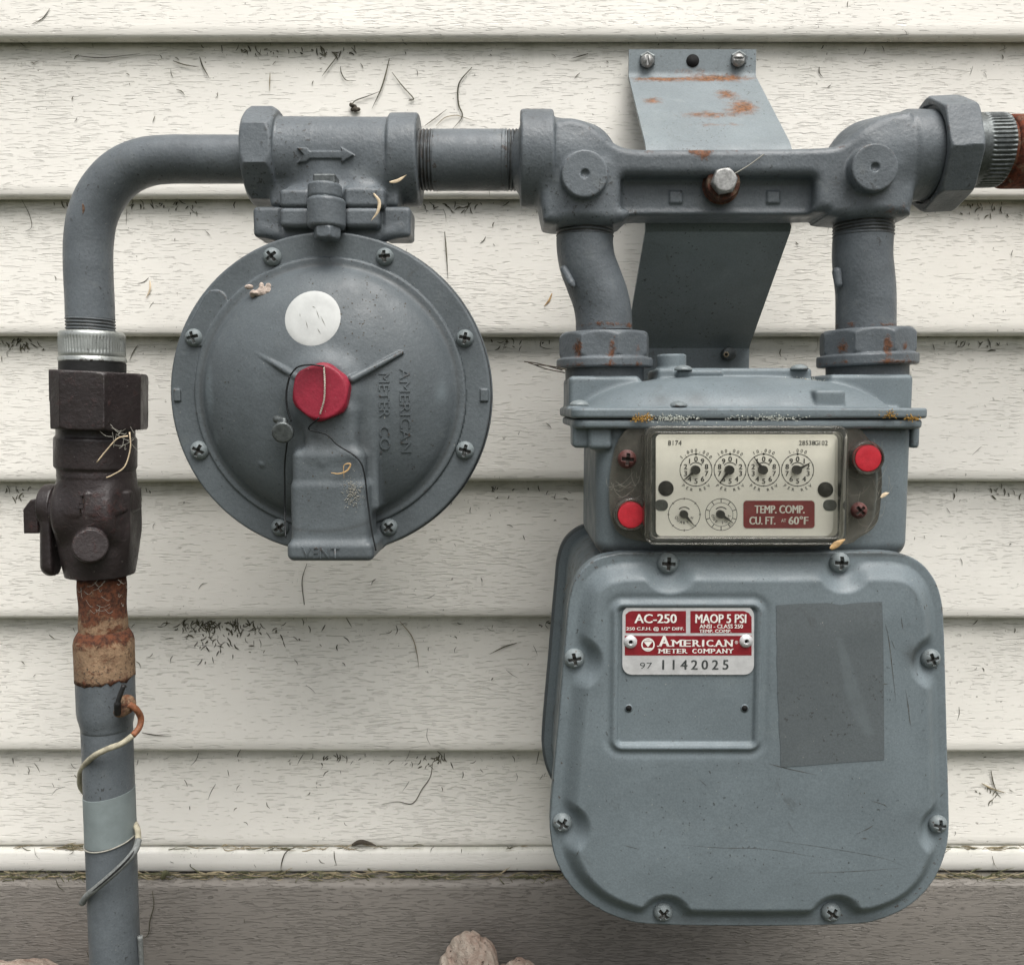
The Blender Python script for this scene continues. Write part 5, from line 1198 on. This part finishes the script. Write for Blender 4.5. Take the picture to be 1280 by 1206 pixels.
# single stems one can point at
stems = [
 ('long thin dry stem slanting on the siding above the regulator', [(487, 74), (478, 108), (465, 137)], 1.1, 'clip'),
 ('forked dry stem on the siding above the short pipe', [(590, 85), (574, 105), (573, 130), (578, 146), (566, 162)], 1.2, 'clip'),
 ('thin dry stem crossing a grass blade under the top board edge', [(217, 77), (232, 82), (250, 85)], 1.0, 'clip'),
 ('short dark stem crossing the thin dry stem under the top board edge', [(250, 72), (254, 84), (262, 98)], 1.1, 'clip'),
 ('hooked thin stem right of the leaning one under the top board edge', [(426, 84), (427, 92), (433, 101), (445, 102)], .8, 'clip'),
 ('upright thin grass blade under the top board edge above the bent pipe', [(338, 92), (337, 115)], .8, 'clip3'),
 ('dry stalk arching from the dead leaf to the long slanting stem', [(439, 135), (444, 127), (460, 121), (478, 114)], 1.0, 'clip'),
 ('thin arched grass blade above the threaded short pipe', [(531, 158), (545, 148), (559, 137)], .8, 'clip'),
 ('pale arched grass blade crossing the forked stem above the short pipe', [(545, 158), (556, 148), (570, 145), (578, 147), (596, 153)], .8, 'clip3'),
 ('slanting dark stem on the fifth board left of the meter', [(646, 803), (630, 808), (612, 817)], 1.1, 'clip'),
 ('small dark stem high on the second board left of the bracket', [(735, 68), (725, 71), (714, 74)], 1.0, 'clip'),
 ('thin horizontal stem right of the tracer wire', [(178, 915), (195, 918), (215, 919)], 1.0, 'clip'),
 ('kinked dry stem between the two long stems above the regulator', [(490, 91), (503, 108), (517, 124), (511, 126), (524, 122)], .9, 'clip'),
 ('curved dry stem hanging on the siding right of the regulator', [(556, 290), (558, 315), (560, 349)], 1.0, 'clip'),
 ('long bent grass stem under the vent', [(384, 704), (378, 725), (380, 750), (384, 776)], .8, 'clip'),
 ('curved grass stem on the siding in the middle of the fifth board', [(500, 776), (515, 795), (521, 815), (524, 836)], .8, 'clip3'),
 ('thin dark root hanging on the taupe board beside the riser pipe', [(191, 1112), (193, 1130), (188, 1150), (186, 1166), (177, 1174)], 1.0, 'clip'),
 ('curved stem over the starter strip', [(368, 1058), (357, 1065), (352, 1080), (352, 1090)], .9, 'clip'),
 ('wavy root hanging under the sixth board edge', [(541, 952), (538, 970), (528, 985), (516, 1003), (497, 1001), (478, 1004)], .8, 'clip'),
 ('short yellow straw on the siding beside the bent pipe', [(188, 351), (188, 362), (183, 373)], 1.4, 'husk'),
 ('orange brown straw on the siding left of the left swivel', [(690, 367), (686, 376), (680, 383)], 1.5, 'straw'),
 ('thin straight stem at the upper left of the top board', [(63, 12), (54, 24), (41, 31)], .9, 'clip'),
 ('long horizontal grass stem under the top board edge', [(98, 71), (130, 73), (176, 68)], .9, 'clip'),
 ('short stem leaning under the top board edge above the regulator', [(423, 70), (412, 84), (403, 96)], .9, 'clip'),
 ('pale curved hair of grass on the siding left of the bent pipe', [(28, 250), (38, 270), (40, 285), (30, 290)], .5, 'clip'),
 ('grass stem crossing the board right of the meter', [(1123 + 115, 962), (1241, 978), (1246, 990)], 1.1, 'clip'),
 ('tan bundle of straw on the board right of the meter', [(1226, 978), (1240, 985), (1256, 990)], 1.4, 'clip3'),
]
for lb, pts, wd, mt in stems:
    V, Fc = blade([on_wall(a1, b1) + np.array([0, -1, 0]) for a1, b1 in pts], wd, 8); o = part('dry_stem', V, Fc, M[mt], None); o.name = 'twig' if mt == 'clip' else 'straw'; top(o, lb, 'dry plant stem', 'dry stems stuck to the wall')
def leaf(lb, pts, y, mt, name='dry_leaf', wd=4.0, group=None, catg='leaf'):
    V, Fc = blade([P(a1, b1, y) for a1, b1 in pts], wd, 8); o = part(name, V, Fc, M[mt], None); top(o, lb, catg, group)

leaf('dark curled dead leaf lying on the starter strip', [(440, 1056), (452, 1052), (470, 1056)], -19, 'leaf', wd=4)
leaf('small green leaf caught on the ledge right of the riser pipe', [(202, 1098), (207, 1091), (213, 1094)], -24, 'clip2', wd=5)
leaf('pale dry husk stuck on the right band of the regulator tee', [(487, 228), (497, 226), (508, 219)], -157, 'husk', 'dry_husk', 2.2, None, 'plant husk')
leaf('curved pale dry husk hanging below the regulator tee', [(467, 242), (474, 252), (472, 265), (464, 276)], -163, 'husk', 'dry_husk', 2.0, None, 'plant husk')
leaf('orange bit of straw on the lower right corner of the dial window', [(1038, 686), (1046, 680), (1056, 674)], -225, 'straw', 'straw_bit', 3.6, None, 'straw')
leaf('dry straw bit hanging in a web right of the dial window', [(1101, 622), (1106, 618), (1111, 616)], -203, 'husk', 'straw_bit', 2.4, None, 'straw')
leaf('knotted brown grass blade on the vent tower', [(414, 591), (424, 592), (434, 588), (438, 580), (430, 582), (430, 598)], -196, 'straw', 'straw', 1.0, None, 'straw')
# dirt crumb cluster (wasp mud / cocoon) on regulator
def crumbs(c, rx, rz, n_, r0, r1, depth=1.2):
    out = []
    for _ in range(n_):
        q = c + np.array([random.gauss(0, rx * .5), random.uniform(-depth, depth * .2), random.gauss(0, rz * .5)]); r_ = random.uniform(r0, r1)
        dirs = np.array([(1, 0, 0), (-1, 0, 0), (0, 1, 0), (0, -1, 0), (0, 0, 1), (0, 0, -1)]) * r_ * rng.uniform(.6, 1.3, (6, 1)); V = q + dirs
        out.append((V, [(0, 2, 4), (2, 1, 4), (1, 3, 4), (3, 0, 4), (2, 0, 5), (1, 2, 5), (3, 1, 5), (0, 3, 5)]))
    return out
cf = lambda px, py: np.array([P(px, py, -172)[0], sfc(np.array([P(px, py, -172)[0]]), np.array([P(px, py, -172)[2]]))[0], P(px, py, -172)[2]])
m0 = cf(322, 363)
def lump(c, rx, rz, n_, r0, r1, seed):
    r = np.random.RandomState(seed); cs_ = [(c + np.array([r.normal(0, rx * .45), r.uniform(-1.0, .4), r.normal(0, rz * .45)]), r.uniform(r0, r1, 3)) for _ in range(n_)]
    def f(p):
        d = None
        for q, rr in cs_: e = ell(p, q, rr); d = e if d is None else smin(d, e, .7)
        return d
    return f
V, Fc, nn = nets(lump(m0, 9, 4.5, 16, 1.2, 3.2, 5), m0 - 18, m0 + 18, .6)
o = part('mud_dab', V, Fc, M['husk2'], None, normals=nn); top(o, 'pale crusty dab of mud on the upper left of the regulator dome', 'dirt')
V, Fc = join(crumbs(np.array(P(441, 616, -194.3)), 5.5, 8.5, 260, .2, .42, .4)); o = part('cocoon', V, Fc, M['web'], None, False); top(o, 'fuzzy grey cocoon stuck on the right of the vent tower', 'cocoon')
q_ = on_wall(445, 137) + np.array([0, -1.5, 0])
V, Fc, nn = nets(lump(q_, 3.4, 2.6, 9, .9, 2.0, 8), q_ - 12, q_ + 12, .5)
o = part('dry_leaf', V, Fc, M['leaf'], None, normals=nn); top(o, 'small curled dead leaf on the siding above the regulator tee', 'leaf')
lw, lo_ = [], []
for px, n_ in ((835, 120), (850, 100), (960, 60), (980, 60), (930, 25)): lw += crumbs(P(px, 523 - (0 if px < 900 else 0), -206.5), 13, 2.0, n_, .2, .55, .5)
for px, n_ in ((1000, 60), (1012, 30)): lw += crumbs(P(px, 476, -152), 9, 2.0, n_ * 2, .2, .5, .5)
for px in np.linspace(830, 1010, 60): lw += crumbs(P(px, 478.5, -152), 4, .8, 1, .3, .8, .6)
for px, py, y in ((796, 524, -206.5), (892, 477, -153), (1112, 518, -206.5), (1140, 523, -206.5), (1010, 478, -153), (808, 522, -206.5)): lo_ += crumbs(P(px, py, y), 4.5, 2.0, 60, .25, .6, .5)
stuff('pale_lichen', lw, M['lichw'], 'pale crusty lichen along the joints of the meter top')
stuff('ochre_lichen', lo_, M['licho'], 'ochre yellow lichen spots on the meter top edge')
# web strands and roots around fittings
ws_ = []
def strand(a1, b1, r=.18, sag=2.0, n=4):
    a1 = np.asarray(a1, float); b1 = np.asarray(b1, float); m = (a1 + b1) / 2 + np.array([random.uniform(-1, 1), random.uniform(-1, 1), -sag]); return sweep(cat([a1, m, b1], n), r, 4, False)
ws_.append(strand(P(917, 218, -155), P(955, 193, -155), .35, 1))
for _ in range(14):
    a1 = P(random.uniform(140, 170), random.uniform(536, 560), PY - 27); ws_.append(strand(a1, a1 + rng.normal(0, 6, 3) * [1.2, .3, 1], .16))
for _ in range(20):
    a1 = P(random.uniform(98, 158), random.uniform(724, 764), PY - 19); ws_.append(strand(a1, a1 + rng.normal(0, 4, 3) * [1.4, .2, .8], .09))
for _ in range(26):
    a1 = P(random.uniform(1062, 1112), random.uniform(560, 670), -203); ws_.append(strand(a1, a1 + rng.normal(0, 8, 3) * [1, .3, 1], .07))
for _ in range(22):
    a1 = P(random.uniform(765, 808), random.uniform(595, 625), -204); ws_.append(strand(a1, a1 + rng.normal(0, 7, 3) * [1, .2, 1], .07))
for _ in range(12):
    a1 = P(random.uniform(970, 1000), random.uniform(446, 470), -60); 
stuff('cobweb', ws_, M['web'], 'fine pale cobweb strands caught round the valve, neck and dial window')
for lb, pts, y in (('bent pale grass blade lying across the dark valve neck', [(121, 578), (133, 563), (147, 548), (160, 545)], PY - 27), ('thin grass blade hooked on the right of the valve neck', [(162, 540), (163, 560), (156, 583), (142, 593), (133, 597)], PY - 28)):
    V, Fc = sweep(cat([P(a1, b1, y) for a1, b1 in pts], 5), .45, 6); o = part('straw', V, Fc, M['husk'], None); top(o, lb, 'grass blade', 'grass blades on the valve')
V, Fc = join([sweep(cat([P(a1, b1, -150 + random.uniform(-3, 3)) for a1, b1 in q], 5), .4, 5) for q in ([(655, 452), (675, 455), (703, 463)], [(660, 453), (682, 461), (706, 466)], [(668, 456), (690, 458), (708, 462)])])
o = part('grass_tuft', V, Fc, M['leaf'], None); top(o, 'dark tuft of dry grass poking out left of the left swivel nut', 'grass tuft')
print('tris', sum(sum(len(p.vertices) - 2 for p in o.data.polygons) for o in bpy.data.objects if o.type == 'MESH' and len(o.data.polygons) < 4000), 'verts', sum(len(o.data.vertices) for o in bpy.data.objects if o.type == 'MESH'))
